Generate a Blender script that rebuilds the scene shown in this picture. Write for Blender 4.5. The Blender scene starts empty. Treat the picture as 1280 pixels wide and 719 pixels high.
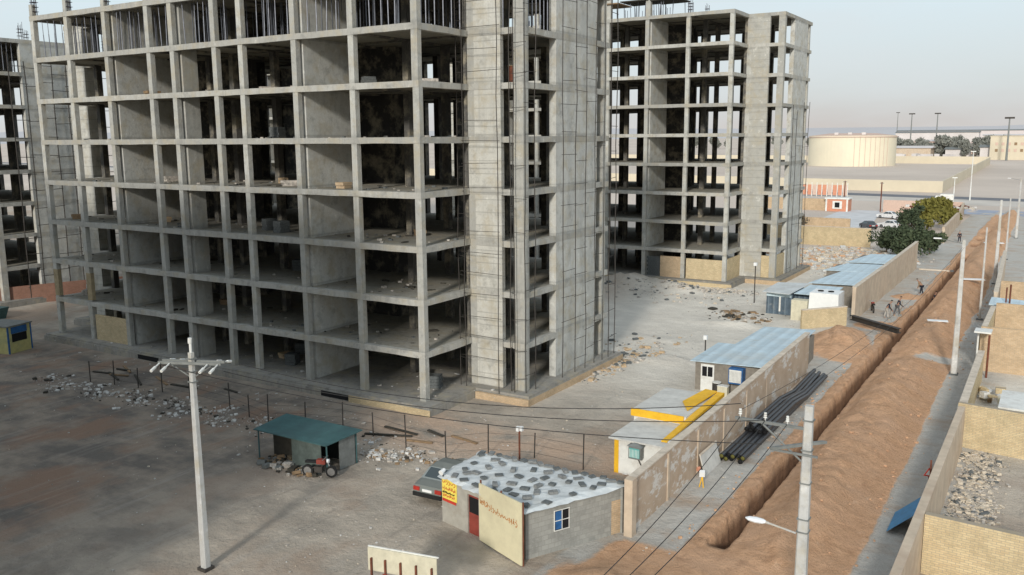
import bpy, math, random
from mathutils import Vector, Matrix, noise
random.seed(7)
PI = math.pi
scene = bpy.context.scene
COL = scene.collection
GZ = -0.6                      # level of the open ground; tower plinths are at z = 0

# ------------------------------------------------------------------ materials
MATS = {}
def new_mat(name, rough=.9, metal=0.0, spec=.3):
    m = bpy.data.materials.new(name); m.use_nodes = True
    b = m.node_tree.nodes['Principled BSDF']
    b.inputs['Roughness'].default_value = rough
    b.inputs['Metallic'].default_value = metal
    b.inputs['Specular IOR Level'].default_value = spec
    MATS[name] = m
    return m, m.node_tree.nodes, m.node_tree.links, b
def N(nodes, t, **kw):
    n = nodes.new(t)
    for k, v in kw.items():
        if k.startswith('i_'): n.inputs[k[2:].replace('_', ' ')].default_value = v
        else: setattr(n, k, v)
    return n
def mixc(nodes, links, fac, a, b, blend='MIX'):
    n = nodes.new('ShaderNodeMix'); n.data_type = 'RGBA'; n.blend_type = blend
    for sock, val in ((n.inputs[0], fac), (n.inputs[6], a), (n.inputs[7], b)):
        if hasattr(val, 'type') and hasattr(val, 'is_linked'): links.new(val, sock)
        elif isinstance(val, (int, float)): sock.default_value = val
        else: sock.default_value = (*val, 1)
    return n.outputs[2]
def ramp(nodes, links, src, p0, p1):
    r = nodes.new('ShaderNodeMapRange'); r.inputs[1].default_value = p0; r.inputs[2].default_value = p1
    links.new(src, r.inputs[0]); return r.outputs[0]
def worldpos(nodes):
    return nodes.new('ShaderNodeNewGeometry').outputs['Position']
def noise_tex(nodes, links, vec, scale, detail=4, rough=.6, sc3=None):
    if sc3:
        mp = nodes.new('ShaderNodeMapping'); mp.inputs['Scale'].default_value = sc3
        links.new(vec, mp.inputs[0]); vec = mp.outputs[0]
    n = nodes.new('ShaderNodeTexNoise'); n.inputs['Scale'].default_value = scale
    n.inputs['Detail'].default_value = detail; n.inputs['Roughness'].default_value = rough
    links.new(vec, n.inputs['Vector']); return n.outputs[0]
def bump(nodes, links, b, h, strength=.4, dist=.05):
    bp = nodes.new('ShaderNodeBump'); bp.inputs['Strength'].default_value = strength
    bp.inputs['Distance'].default_value = dist
    links.new(h, bp.inputs['Height']); links.new(bp.outputs[0], b.inputs['Normal'])

def plain(name, col, rough=.8, metal=0, var=.18, scale=3., spec=.3, dirt=None):
    m, n, l, b = new_mat(name, rough, metal, spec)
    p = worldpos(n)
    nz = noise_tex(n, l, p, scale, 5, .65)
    dk = tuple(c*(1-var*1.6) for c in col); lt = tuple(min(1, c*(1+var)) for c in col)
    c = mixc(n, l, ramp(n, l, nz, .3, .7), dk, lt)
    if dirt:
        nz2 = noise_tex(n, l, p, scale*.35, 5, .7)
        c = mixc(n, l, ramp(n, l, nz2, .5, .72), c, dirt)
    l.new(c, b.inputs['Base Color'])
    bump(n, l, b, nz, .15, .02)
    return m

def concrete(name, col, lifts=0.0, warm=(.42, .37, .27), stk=.6, joints=False):
    m, n, l, b = new_mat(name, .94, 0, .15)
    p = worldpos(n)
    oi = n.new('ShaderNodeObjectInfo')
    big = noise_tex(n, l, p, .30, 5, .65)
    fine = noise_tex(n, l, p, 5, 6, .75)
    mid = noise_tex(n, l, p, 1.5, 5, .7)
    streak = noise_tex(n, l, p, 1.0, 5, .75, (3.2, 3.2, .22))
    c = mixc(n, l, oi.outputs['Random'], tuple(x*.78 for x in col), tuple(x*1.08 for x in col))
    c = mixc(n, l, ramp(n, l, big, .36, .66), mixc(n, l, .35, c, tuple(x*.62 for x in col)), c)
    c = mixc(n, l, ramp(n, l, mid, .52, .70), c, tuple(x*.60 for x in col))
    c = mixc(n, l, ramp(n, l, mid, .42, .26), c, tuple(min(1, x*1.22) for x in col))
    c = mixc(n, l, ramp(n, l, streak, .50, .80), c, tuple(x*stk for x in col))
    c = mixc(n, l, ramp(n, l, fine, .56, .80), c, tuple(x*.62 for x in col))
    w = noise_tex(n, l, p, .9, 4, .7)
    c = mixc(n, l, M_(n, l, ramp(n, l, w, .48, .66), .6), c, warm)
    sx = n.new('ShaderNodeSeparateXYZ'); l.new(p, sx.inputs[0])
    if lifts:
        md = n.new('ShaderNodeMath'); md.operation = 'PINGPONG'; md.inputs[1].default_value = lifts
        l.new(sx.outputs[2], md.inputs[0])
        c = mixc(n, l, M_(n, l, ramp(n, l, md.outputs[0], .05, .0), .6), c, tuple(x*.45 for x in col))
    if joints:
        q = n.new('ShaderNodeMath'); q.operation = 'SUBTRACT'; l.new(sx.outputs[2], q.inputs[0]); q.inputs[1].default_value = 2.75
        q2 = n.new('ShaderNodeMath'); q2.operation = 'WRAP'; l.new(q.outputs[0], q2.inputs[0]); q2.inputs[1].default_value = 3.2458; q2.inputs[2].default_value = 0
        f = ramp(n, l, q2.outputs[0], .62, .40)
        q3 = n.new('ShaderNodeMath'); q3.operation = 'MULTIPLY'; l.new(f, q3.inputs[0]); l.new(ramp(n, l, mid, .30, .60), q3.inputs[1])
        c = mixc(n, l, M_(n, l, q3.outputs[0], .75), c, tuple(x*.55 for x in col))
    l.new(c, b.inputs['Base Color'])
    bump(n, l, b, fine, .6, .05)
    return m

def M_(n, l, a, k):
    q = n.new('ShaderNodeMath'); q.operation = 'MULTIPLY'; l.new(a, q.inputs[0]); q.inputs[1].default_value = k; return q.outputs[0]
def brick(name, c1, c2, mortar, sx=.24, sz=.07, var=.5):
    m, n, l, b = new_mat(name, .95, 0, .15)
    p = worldpos(n)
    nrm = n.new('ShaderNodeNewGeometry')
    sep = n.new('ShaderNodeSeparateXYZ'); l.new(p, sep.inputs[0])
    add = n.new('ShaderNodeMath'); add.operation = 'ADD'
    l.new(sep.outputs[0], add.inputs[0]); l.new(sep.outputs[1], add.inputs[1])
    cb = n.new('ShaderNodeCombineXYZ'); l.new(add.outputs[0], cb.inputs[0]); l.new(sep.outputs[2], cb.inputs[1])
    bt = n.new('ShaderNodeTexBrick'); l.new(cb.outputs[0], bt.inputs['Vector'])
    bt.inputs['Scale'].default_value = 1; bt.inputs['Brick Width'].default_value = sx
    bt.inputs['Row Height'].default_value = sz; bt.inputs['Mortar Size'].default_value = .008 if sz < .1 else .012
    bt.inputs['Color1'].default_value = (*c1, 1); bt.inputs['Color2'].default_value = (*c2, 1)
    bt.inputs['Mortar'].default_value = (*mortar, 1); bt.inputs['Bias'].default_value = 0
    nz = noise_tex(n, l, p, 1.1, 6, .7)
    nz2 = noise_tex(n, l, p, 7, 4, .7)
    c = mixc(n, l, ramp(n, l, nz, .42, .75), bt.outputs[0], tuple(x*.62 for x in c1))
    c = mixc(n, l, ramp(n, l, nz2, .5, .8), c, tuple(min(1, x*1.3) for x in c2))
    c = mixc(n, l, M_(n, l, bt.outputs['Fac'], .6), c, tuple(x*.55 for x in mortar))
    l.new(c, b.inputs['Base Color'])
    bump(n, l, b, bt.outputs['Fac'], -.3, .02)
    return m


concrete('concrete', (.50, .495, .455), joints=True)
concrete('slab_edge', (.47, .46, .42))
concrete('floor_top', (.34, .325, .28), warm=(.36, .31, .22))
concrete('inner_shade_concrete', (.13, .125, .115))  # interior shade put into the colour of soffits and inner columns
concrete('wall_concrete', (.56, .55, .50), lifts=.405, stk=.7, joints=True)
concrete('grey_concrete', (.55, .55, .515), lifts=1.62, stk=.8, joints=True)
concrete('core_shade_concrete', (.06, .058, .055))  # same concrete near black, painting the shade deep inside the towers
concrete('pole_concrete', (.62, .62, .60), stk=.85)
concrete('plinth_concrete', (.33, .315, .285))
brick('yellow_brick', (.66, .54, .33), (.54, .42, .25), (.50, .43, .34), .26, .09)
brick('tan_brick', (.60, .45, .29), (.50, .36, .22), (.50, .42, .33), .26, .09)
brick('red_brick', (.33, .16, .11), (.26, .13, .09), (.30, .26, .22))
brick('grey_block', (.36, .36, .33), (.28, .28, .26), (.38, .37, .34), .42, .21)
plain('tan_plaster', (.56, .46, .35), .95, var=.12, scale=1.2, dirt=(.45, .34, .25))
plain('coping', (.62, .54, .44), .95, var=.15, scale=2)
plain('steel_dark', (.065, .058, .052), .7, .3)
plain('rebar', (.055, .04, .05), .8, .2)
plain('prop_steel', (.20, .21, .24), .5, .5)
plain('cable', (.03, .03, .03), .6)
plain('white_paint', (.74, .74, .70), .6, var=.07, dirt=(.55, .52, .47))
plain('white_plastic', (.80, .81, .80), .35, var=.04)
plain('cream_sheet', (.68, .62, .42), .7, var=.07, scale=1.2, dirt=(.56, .50, .34))
plain('cream_paint', (.62, .58, .44), .7, var=.1)
plain('sheet_white', (.62, .65, .65), .55, var=.10, scale=1.5, dirt=(.46, .46, .43))
plain('roof_felt', (.60, .59, .55), .9, var=.12, scale=1.5)
plain('yellow_paint', (.80, .46, .03), .5, var=.1)
plain('sign_yellow', (.85, .68, .12), .5, var=.05)
plain('sign_red', (.55, .05, .03), .5, var=.05)
plain('ink_orange', (.50, .20, .05), .8, var=.2)
plain('door_red', (.26, .055, .04), .6, var=.15)
plain('green_tin', (.07, .15, .155), .5, .2, var=.15, scale=1.5, dirt=(.06, .11, .12))
plain('dark_cloth', (.03, .035, .032), .9)
plain('grey_tin', (.22, .23, .22), .6, .2, var=.15)
plain('blue_roof', (.56, .69, .76), .5, .1, var=.08, scale=.8, dirt=(.55, .60, .60))
plain('blue_paint', (.03, .12, .30), .5, var=.2)
plain('turquoise', (.12, .42, .40), .5, var=.1)
plain('blue_tin', (.04, .27, .52), .45, .2, var=.15)
plain('slate_tin', (.10, .14, .18), .6, .2, var=.15)
plain('cabin_yellow', (.50, .46, .20), .7, var=.12, dirt=(.34, .34, .18))
plain('black_void', (.012, .012, .013), .9, var=.05)
plain('block_grey', (.13, .14, .14), .95, var=.2, scale=9)
plain('pipe_black', (.035, .036, .04), .4, var=.2, spec=.5)
plain('rust', (.17, .06, .035), .8, var=.25)
plain('timber', (.28, .19, .11), .85, var=.2)
plain('timber_dark', (.055, .05, .04), .85, var=.2)
plain('bark', (.12, .085, .06), .95, var=.2)
plain('rubble_mat', (.50, .46, .41), .95, var=.35, scale=5)
plain('litter_white', (.62, .61, .58), .8, var=.25, scale=5)
plain('soil_clod', (.58, .36, .22), 1., var=.2)
plain('gravel_mat', (.62, .54, .43), .95, var=.3, scale=7)
plain('tank_paint', (.74, .675, .52), .6, var=.04, scale=.08, dirt=(.66, .56, .46))
plain('tank_rim', (.58, .44, .37), .7, var=.1)
plain('haze_white', (.62, .58, .56), .8, var=.08, scale=.1)  # distant white paled, haze put into the colour
plain('haze_beige', (.62, .55, .42), .8, var=.06, scale=.1)  # distant beige desaturated to stand for haze
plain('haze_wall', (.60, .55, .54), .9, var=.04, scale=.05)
plain('orange_panel', (.60, .27, .17), .7, var=.1)
plain('salmon', (.60, .44, .36), .8, var=.08)
plain('skin', (.35, .20, .14), .6, var=.05)
plain('hair', (.015, .012, .01), .8)
plain('cloth_navy', (.025, .03, .045), .9)
plain('cloth_grey', (.12, .12, .125), .9)
plain('cloth_light', (.45, .42, .38), .9)
plain('tyre', (.02, .02, .02), .9)
plain('lamp_red', (.42, .03, .02), .25, spec=.6)
plain('chrome', (.5, .5, .5), .25, .8)
m, n_, l_, b_ = new_mat('car_paint', .32, .35, .6)
b_.inputs['Base Color'].default_value = (.27, .295, .28, 1); b_.inputs['Coat Weight'].default_value = .4
m, n_, l_, b_ = new_mat('car_glass', .08, 0, .9)
b_.inputs['Base Color'].default_value = (.03, .045, .05, 1)
m, n_, l_, b_ = new_mat('lamp_glass', .2, 0, .8)
b_.inputs['Base Color'].default_value = (.85, .87, .88, 1)
def leaf_mat(name, a, c):
    m, n, l, b = new_mat(name, .85, 0, .2)
    p = worldpos(n); nz = noise_tex(n, l, p, 1.3, 3, .6)
    l.new(mixc(n, l, ramp(n, l, nz, .35, .65), a, c), b.inputs['Base Color'])
leaf_mat('leaf_green', (.035, .052, .030), (.095, .12, .065))
leaf_mat('leaf_yellow', (.13, .125, .03), (.22, .20, .05))
def corrugate(name, k, axis):
    m = MATS[name]; n = m.node_tree.nodes; l = m.node_tree.links; b = n['Principled BSDF']; p = worldpos(n)
    sx = n.new('ShaderNodeSeparateXYZ'); l.new(p, sx.inputs[0]); q = n.new('ShaderNodeMath'); q.operation = 'MULTIPLY'; q.inputs[1].default_value = k
    l.new(sx.outputs[axis], q.inputs[0]); q2 = n.new('ShaderNodeMath'); q2.operation = 'SINE'; l.new(q.outputs[0], q2.inputs[0])
    src = b.inputs['Base Color'].links[0].from_socket
    w_ = noise_tex(n, l, p, .7, 5, .75, (1, 3, 1))
    c = mixc(n, l, M_(n, l, ramp(n, l, q2.outputs[0], .6, 1.), .28), src, (.34, .40, .43))
    c = mixc(n, l, M_(n, l, ramp(n, l, w_, .55, .7), .6), c, (.40, .38, .33))
    l.new(c, b.inputs['Base Color']); bump(n, l, b, q2.outputs[0], .5, .04)
corrugate('blue_roof', 7.0, 0); corrugate('slate_tin', 12., 0)
leaf_mat('leaf_haze', (.19, .20, .175), (.25, .25, .22))  # distant foliage greyed, haze put into the leaf colour
leaf_mat('leaf_dry', (.12, .10, .07), (.22, .18, .12))
# wall 1: tan plaster with whitewash patches
m, n, l, b = new_mat('painted_wall', .95, 0, .15)
p = worldpos(n)
base = mixc(n, l, ramp(n, l, noise_tex(n, l, p, .7, 5, .7), .35, .7), (.44, .335, .245), (.56, .45, .345))
wm = noise_tex(n, l, p, 1.0, 4, .75, (1, .55, 1.1))
base = mixc(n, l, ramp(n, l, wm, .53, .60), base, (.66, .63, .58))
l.new(base, b.inputs['Base Color'])

# ------------------------------------------------------------------ mesh helpers
def rot2(x, y, a):
    c, s = math.cos(a), math.sin(a); return x*c - y*s, x*s + y*c
class MB:
    def __init__(self): self.v = []; self.f = []; self.mi = []; self.m = 0
    def quad(self, pts):
        k = len(self.v); self.v += [tuple(p) for p in pts]; self.f.append(tuple(range(k, k+len(pts)))); self.mi.append(self.m)
    def hexa(self, b4, t4):
        k = len(self.v); self.v += [tuple(p) for p in b4] + [tuple(p) for p in t4]
        for f in ((3, 2, 1, 0), (4, 5, 6, 7), (0, 1, 5, 4), (1, 2, 6, 5), (2, 3, 7, 6), (3, 0, 4, 7)):
            self.f.append(tuple(k+i for i in f)); self.mi.append(self.m)
        return self
    def box(self, x0, y0, z0, x1, y1, z1):
        return self.hexa([(x0, y0, z0), (x1, y0, z0), (x1, y1, z0), (x0, y1, z0)], [(x0, y0, z1), (x1, y0, z1), (x1, y1, z1), (x0, y1, z1)])
    def cbox(self, c, s, rz=0, tilt=0):
        M = Matrix.Rotation(rz, 3, 'Z') @ Matrix.Rotation(tilt, 3, 'X')
        P = [Vector(c) + M @ Vector((a*s[0]/2, b_*s[1]/2, g*s[2]/2)) for g in (-1, 1) for a, b_ in ((-1, -1), (1, -1), (1, 1), (-1, 1))]
        return self.hexa(P[:4], P[4:])
    def tube(self, a, b, r, r2=None, n=6, cap=True):
        r2 = r if r2 is None else r2
        a, b = Vector(a), Vector(b); d = (b-a)
        if d.length < 1e-6: return self
        d.normalize(); u = d.orthogonal().normalized(); w = d.cross(u); k = len(self.v)
        for i in range(n):
            t = 2*PI*i/n; o = u*math.cos(t) + w*math.sin(t)
            self.v.append(tuple(a+o*r)); self.v.append(tuple(b+o*r2))
        for i in range(n):
            j = (i+1) % n; self.f.append((k+2*i, k+2*j, k+2*j+1, k+2*i+1)); self.mi.append(self.m)
        if cap:
            self.f.append(tuple(k+2*i for i in reversed(range(n)))); self.mi.append(self.m)
            self.f.append(tuple(k+2*i+1 for i in range(n))); self.mi.append(self.m)
        return self
    def path(self, pts, r, n=5):
        for a, b in zip(pts[:-1], pts[1:]): self.tube(a, b, r, n=n, cap=False)
        return self
    def mesh(self, name, mats, smooth=False):
        me = bpy.data.meshes.new(name); me.from_pydata(self.v, [], self.f)
        for m in (mats if isinstance(mats, (list, tuple)) else [mats]): me.materials.append(MATS[m])
        for p, i in zip(me.polygons, self.mi): p.material_index = i; p.use_smooth = smooth
        me.update(); return me
    def build(self, name, mats, parent=None, smooth=False, loc=None):
        return put(name, self.mesh(name, mats, smooth), parent, loc)
def put(name, me, parent=None, loc=None):
    o = bpy.data.objects.new(name, me); COL.objects.link(o)
    if parent: o.parent = parent
    if loc: o.location = loc
    return o
def tag(o, label=None, cat=None, group=None, kind=None):
    if label: o['label'] = label
    if cat: o['category'] = cat
    if group: o['group'] = group
    if kind: o['kind'] = kind
    return o
def thing(name, label, cat, loc=(0, 0, 0), rz=0, group=None):
    o = bpy.data.objects.new(name, None); COL.objects.link(o); o.location = loc; o.rotation_euler = (0, 0, rz)
    o.empty_display_size = .3
    return tag(o, label, cat, group)
def copy_tree(o, parent=None):
    c = o.copy(); COL.objects.link(c)
    if parent: c.parent = parent
    for ch in list(o.children): copy_tree(ch, c)
    return c

# ------------------------------------------------------------------ camera, light, sky
F, PIT, ROL, YAW = 1098.19, .1690, -.0073, .5607
cam = bpy.data.cameras.new('camera'); co = bpy.data.objects.new('camera', cam); COL.objects.link(co)
r0 = Vector((math.cos(YAW), math.sin(YAW), 0))
fw = Vector((-math.sin(YAW)*math.cos(PIT), math.cos(YAW)*math.cos(PIT), -math.sin(PIT)))
u0_ = r0.cross(fw)
R = r0*math.cos(ROL) + u0_*math.sin(ROL); U = -r0*math.sin(ROL) + u0_*math.cos(ROL)
co.matrix_world = Matrix(((R.x, U.x, -fw.x, 0), (R.y, U.y, -fw.y, 0), (R.z, U.z, -fw.z, 16), (0, 0, 0, 1)))
cam.sensor_width = 36; cam.lens = F/1280*36; cam.clip_start = .5; cam.clip_end = 9000
scene.camera = co
EL = math.radians(21); SD = Vector((.25*math.cos(EL), -.968*math.cos(EL), math.sin(EL)))
sun = bpy.data.lights.new('sun', 'SUN'); so = bpy.data.objects.new('sun', sun); COL.objects.link(so)
sun.energy = 2.9; sun.angle = math.radians(6); sun.color = (1, .95, .87)
so.rotation_euler = SD.to_track_quat('Z', 'Y').to_euler(); so.location = (20, -60, 60)
w = bpy.data.worlds.new('World'); scene.world = w; w.use_nodes = True
n, l = w.node_tree.nodes, w.node_tree.links
bg = n['Background']
sky = n.new('ShaderNodeTexSky'); sky.sky_type = 'NISHITA'; sky.sun_disc = False
sky.sun_elevation = EL; sky.sun_rotation = math.atan2(.25, -.968); sky.air_density = 1.2; sky.dust_density = 2.5
tc = n.new('ShaderNodeTexCoord'); sp = n.new('ShaderNodeSeparateXYZ'); l.new(tc.outputs['Generated'], sp.inputs[0])
cr = n.new('ShaderNodeValToRGB'); l.new(sp.outputs[2], cr.inputs[0])
el = cr.color_ramp.elements
el[0].position = 0.0; el[0].color = (5.5, 5.0, 4.7, 1)
el[1].position = 1.0; el[1].color = (3.6, 4.3, 5.2, 1)
for pos, c in ((.014, (5.4, 5.15, 5.0)), (.05, (5.6, 6.0, 6.1)), (.13, (5.9, 7.1, 7.7)), (.35, (4.8, 5.9, 6.8))):
    e = el.new(pos); e.color = (*c, 1)
cl = noise_tex(n, l, tc.outputs['Generated'], 2.2, 5, .6, (1, 1, 4))
cm = mixc(n, l, .9, sky.outputs[0], cr.outputs[0])
cm = mixc(n, l, ramp(n, l, cl, .35, .8), cm, (5.9, 6.3, 6.5))
l.new(cm, bg.inputs['Color']); bg.inputs['Strength'].default_value = .122
scene.view_settings.view_transform = 'Standard'; scene.view_settings.look = 'None'; scene.view_settings.exposure = 0

# ------------------------------------------------------------------ terrain
def sm(x, a, b):
    t = max(0., min(1., (x-a)/(b-a))); return t*t*(3-2*t)
def nz(x, y, s, seed=0.): return noise.fractal(Vector((x*s+seed, y*s-seed, seed*.37)), .9, 2.0, 4)
HEAPS = [(-13.0, 27.3, 2.3, 1.7, .55), (-14.6, 72.5, 2.0, 5.0, 1.15), (-13.2, 69.5, 2.2, 3.0, .5), (-41.5, 91.5, 4.5, 1.6, 1.1),
         (-35.5, 90.5, 3.0, 1.5, .7), (-13.0, 80.6, 1.6, 1.6, .5), (-12.8, 97.5, 1.4, 1.4, .35), (-24, 75.2, 3.0, 1.0, .35), (-27, 66.5, 3, 1.2, .18),
         (-24.5, 60.3, 2.4, 1.6, .4), (-34.6, 66.5, 3.0, 3.0, .3)]
def height(u, v):
    z = GZ + .05*nz(u, v, .25)
    soil = 0.; pale = 0.
    if -16 < u < -3.0 and v < 215:
        e = .45*nz(v*.35, 3.1, 1., 5) ; e2 = .8*nz(v*.16, 1.7, 1., 9)
        on = sm(v, 30.5+e, 32.6+e)
        # trench
        lip = -11.35 + .16*e2 + .14*nz(v, 2.2, .9) + .07*nz(v, 7.2, 2.6); bot = lip + .10; rl = -10.42 + .13*e + .06*nz(v, 4.4, 1.3)
        tr = sm(v, 32.9, 33.7)*(1-sm(v, 136, 142))
        narrow = sm(v, 84, 100)*.25
        if lip < u < bot: d = sm(u, lip+narrow, bot)
        elif bot <= u < rl: d = 1-sm(u, rl-.22, rl)
        else: d = 0
        dep = 2.0 + .3*nz(v*.2, 8, 1.)
        # mound
        mnd = on*(.25 + .75*sm(v, 31, 38))
        right = -5.75 + .35*e2 - .012*max(0, v-60)
        m = (.22*sm(u, rl-.05, rl+.1) + .78*sm(u, rl, -8.7))*(1-sm(u, -8.4, right))
        hgt = .95 + .35*nz(u*.6, v*.12, 1., 2)
        if 66 < v < 73: hgt *= .45 + .55*abs(v-69.5)/3.5
        h = mnd*m*hgt + .14*m*nz(u, v, 1.1, 4) + .10*m*nz(u, v, 3.1, 14) - .05*m*abs(math.sin(u*2.2+v*.55+2*nz(u, v, .3)))
        if 160 > v > 142:
            pass
        for pv in (151, 160, 171):
            d2 = ((u+10.9)/.9)**2 + ((v-pv)/2.6)**2
            h -= 1.1*math.exp(-d2*1.6)
        bl = on*math.exp(-((u+11.7-.2*e2)/.36)**2)*(.05+.10*max(0, nz(u, v, .8, 5))+.08*nz(u, v, 1.9, 7)) + .10*on*sm(u, -12.2, -11.8)*nz(u, v, 3.0, 8)*(1-sm(u, -11.5, -11.3))
        z += h + bl*(1-tr*d) - tr*d*dep*(1 if v < 136 else 0)
        soil = max(on*sm(u, -12.15+.4*e2, -11.85+.4*e2)*(1-sm(u, right-.25, right+.25)), 0)
        soil *= 1-.85*math.exp(-((v-70.5-(u+6.5)*.6)/1.3)**2)*sm(u, -9.6, -7.6)
        soil = max(soil, (1-sm(v, 30.8, 32.6+1.5*e))*sm(u, -15.4, -14.2)*(1-sm(u, -6, -5))*sm(v, 20, 24)) if v < 36 else soil
        if v > 150: soil = max(soil*(1-sm(v, 205, 212)), 0)
        pale = 1-soil
    for (hu, hv, a, b, hh) in HEAPS:
        d = ((u-hu)/a)**2 + ((v-hv)/b)**2
        if d < 6:
            g = math.exp(-d*1.3)*(1+.45*nz(u, v, .9, 6)); z += hh*g
            if hv < 60 or 68 < hv < 100 and hu > -20: soil = max(soil, min(1, g*3))
    return z, soil, pale
def frange(a, b, s):
    o = []
    while a < b-1e-6: o.append(a); a += s
    return o
VSX = 1
us = [-6000, -3500, -2000, -1200, -700, -450, -300, -220, -160, -130, -110, -95, -85] + frange(-78, -16.2, .9) + frange(-16.2, -12.2, .22) + frange(-12.2, -10.0, .11) + frange(-10.0, -3.4, .22) + frange(-3.4, 12, 1.2) + [14, 20, 30, 60, 120, 300, 700, 1500, 4000]
vs = [-300, -100, -40, -20, -8, 0, 6, 10, 13] + frange(15, 26, .8) + frange(26, 64, .24) + frange(64, 80, .35) + frange(80, 125, .6) + frange(125, 220, 1.2) + [225, 235, 250, 270, 300, 350, 420, 520, 650, 850, 1200, 1700, 2500, 4000, 8000]
verts = []; cols = []
for v in vs:
    for u in us:
        z, s, pl = height(u, v) if (-90 < u < 10 and 12 < v < 220) else (GZ, 0, 0)
        verts.append((u, v, z)); cols.append((s, pl, 0, 1))
nu = len(us)
faces = [(j*nu+i, j*nu+i+1, (j+1)*nu+i+1, (j+1)*nu+i) for j in range(len(vs)-1) for i in range(nu-1)]
me = bpy.data.meshes.new('ground'); me.from_pydata(verts, [], faces)
ca = me.color_attributes.new('mask', 'FLOAT_COLOR', 'POINT')
for i, c in enumerate(cols): ca.data[i].color = c
for p in me.polygons: p.use_smooth = True
m, n, l, b = new_mat('ground_mat', .97, 0, .1)
p = worldpos(n); sep = n.new('ShaderNodeSeparateXYZ'); l.new(p, sep.inputs[0])
at = n.new('ShaderNodeVertexColor'); at.layer_name = 'mask'
sc = n.new('ShaderNodeSeparateColor'); l.new(at.outputs[0], sc.inputs[0])
n1 = noise_tex(n, l, p, .10, 6, .62); n2 = noise_tex(n, l, p, .32, 6, .65, (1, 1.5, 1)); n3 = noise_tex(n, l, p, 1.6, 6, .75); n4 = noise_tex(n, l, p, 9, 4, .8)
n5 = noise_tex(n, l, p, .16, 5, .6, (1.6, 1, 1))
def M2(op, a, b_):
    q = n.new('ShaderNodeMath'); q.operation = op; q.use_clamp = False
    for i, x in ((0, a), (1, b_)):
        if isinstance(x, (int, float)): q.inputs[i].default_value = x
        else: l.new(x, q.inputs[i])
    return q.outputs[0]
lot = mixc(n, l, ramp(n, l, n2, .36, .66), (.37, .325, .27), (.57, .495, .405))
lot = mixc(n, l, ramp(n, l, n1, .50, .60), lot, (.40, .315, .245))
# west part of the lot: oily dark grey and brown
west = ramp(n, l, M2('ADD', sep.outputs[0], M2('MULTIPLY', n5, 9.)), -22., -34.)
dk = mixc(n, l, ramp(n, l, n2, .40, .60), (.185, .165, .145), (.34, .285, .23))
dk = mixc(n, l, ramp(n, l, n5, .50, .62), dk, (.30, .205, .15))
front = ramp(n, l, sep.outputs[1], 46., 38.)
lot = mixc(n, l, M2('MULTIPLY', west, front), lot, dk)
# dark wheel tracks / damp stains
st = ramp(n, l, noise_tex(n, l, p, .5, 5, .7, (1.4, .5, 1)), .60, .74)
lot = mixc(n, l, M2('MULTIPLY', st, .6), lot, (.17, .155, .135))
# pale gravel yard east of the first tower
trk = noise_tex(n, l, p, 1.0, 4, .65, (1.9, .13, 1)); mpt = trk.node.inputs['Vector'].links[0].from_node; mpt.inputs['Rotation'].default_value = (0, 0, .55)
lot = mixc(n, l, M2('MULTIPLY', ramp(n, l, trk, .53, .68), .28), lot, (.46, .42, .37))
trd = noise_tex(n, l, p, 1.0, 5, .7, (2.4, .16, 1)); trd.node.inputs['Vector'].links[0].from_node.inputs['Rotation'].default_value = (0, 0, .95)
lot = mixc(n, l, M2('MULTIPLY', ramp(n, l, trd, .57, .70), .28), lot, (.15, .14, .125))
yard = M2('MULTIPLY', ramp(n, l, sep.outputs[1], 44., 56.), ramp(n, l, sep.outputs[0], -46., -34.))
pg = mixc(n, l, ramp(n, l, n2, .35, .68), (.64, .595, .52), (.80, .75, .66))
lot = mixc(n, l, yard, lot, pg)
# reddish earth in front of tower
red = M2('MULTIPLY', ramp(n, l, M2('ABSOLUTE', M2('SUBTRACT', sep.outputs[1], 38.6), 0), 4.2, 1.5), ramp(n, l, n2, .34, .52))
red = M2('MULTIPLY', red, ramp(n, l, sep.outputs[0], -35., -31.))
lot = mixc(n, l, M2('MULTIPLY', red, .8), lot, (.56, .40, .29))
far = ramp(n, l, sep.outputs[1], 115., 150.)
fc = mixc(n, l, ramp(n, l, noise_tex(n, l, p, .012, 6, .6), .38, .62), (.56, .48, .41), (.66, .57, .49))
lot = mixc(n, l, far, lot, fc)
gr = mixc(n, l, ramp(n, l, n3, .35, .7), (.46, .44, .40), (.57, .545, .495))
gr = mixc(n, l, ramp(n, l, n2, .5, .68), gr, (.46, .37, .29))
c = mixc(n, l, sc.outputs[1], lot, gr)
so_ = mixc(n, l, ramp(n, l, n3, .32, .72), (.56, .33, .195), (.78, .49, .30))
so_ = mixc(n, l, ramp(n, l, n2, .45, .7), so_, (.66, .42, .27))
n7 = noise_tex(n, l, p, .9, 6, .8, (1, .6, 1.4))
so_ = mixc(n, l, ramp(n, l, n7, .56, .72), so_, (.46, .275, .17))
so_ = mixc(n, l, ramp(n, l, n7, .40, .28), so_, (.80, .56, .38))
so_ = mixc(n, l, ramp(n, l, M2('ADD', sep.outputs[2], M2('MULTIPLY', n3, .35)), -.62, -1.15), so_, (.27, .155, .095))  # trench shade painted in: soil colour darkens with depth
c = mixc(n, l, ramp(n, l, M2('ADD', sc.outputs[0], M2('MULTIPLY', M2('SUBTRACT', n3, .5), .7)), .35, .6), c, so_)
spk = ramp(n, l, n4, .60, .80)
c = mixc(n, l, M2('MULTIPLY', spk, .35), c, (.52, .48, .43))
c = mixc(n, l, M2('MULTIPLY', ramp(n, l, n4, .42, .25), .5), c, (.10, .085, .07))
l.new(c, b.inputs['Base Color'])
n6 = noise_tex(n, l, p, 3.6, 6, .8)
hh = M2('ADD', M2('MULTIPLY', n3, 1.0), M2('MULTIPLY', n6, M2('ADD', M2('MULTIPLY', sc.outputs[0], .9), .3))); bump(n, l, b, hh, .9, .2)
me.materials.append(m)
tag(put('ground', me), kind='structure')

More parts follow.
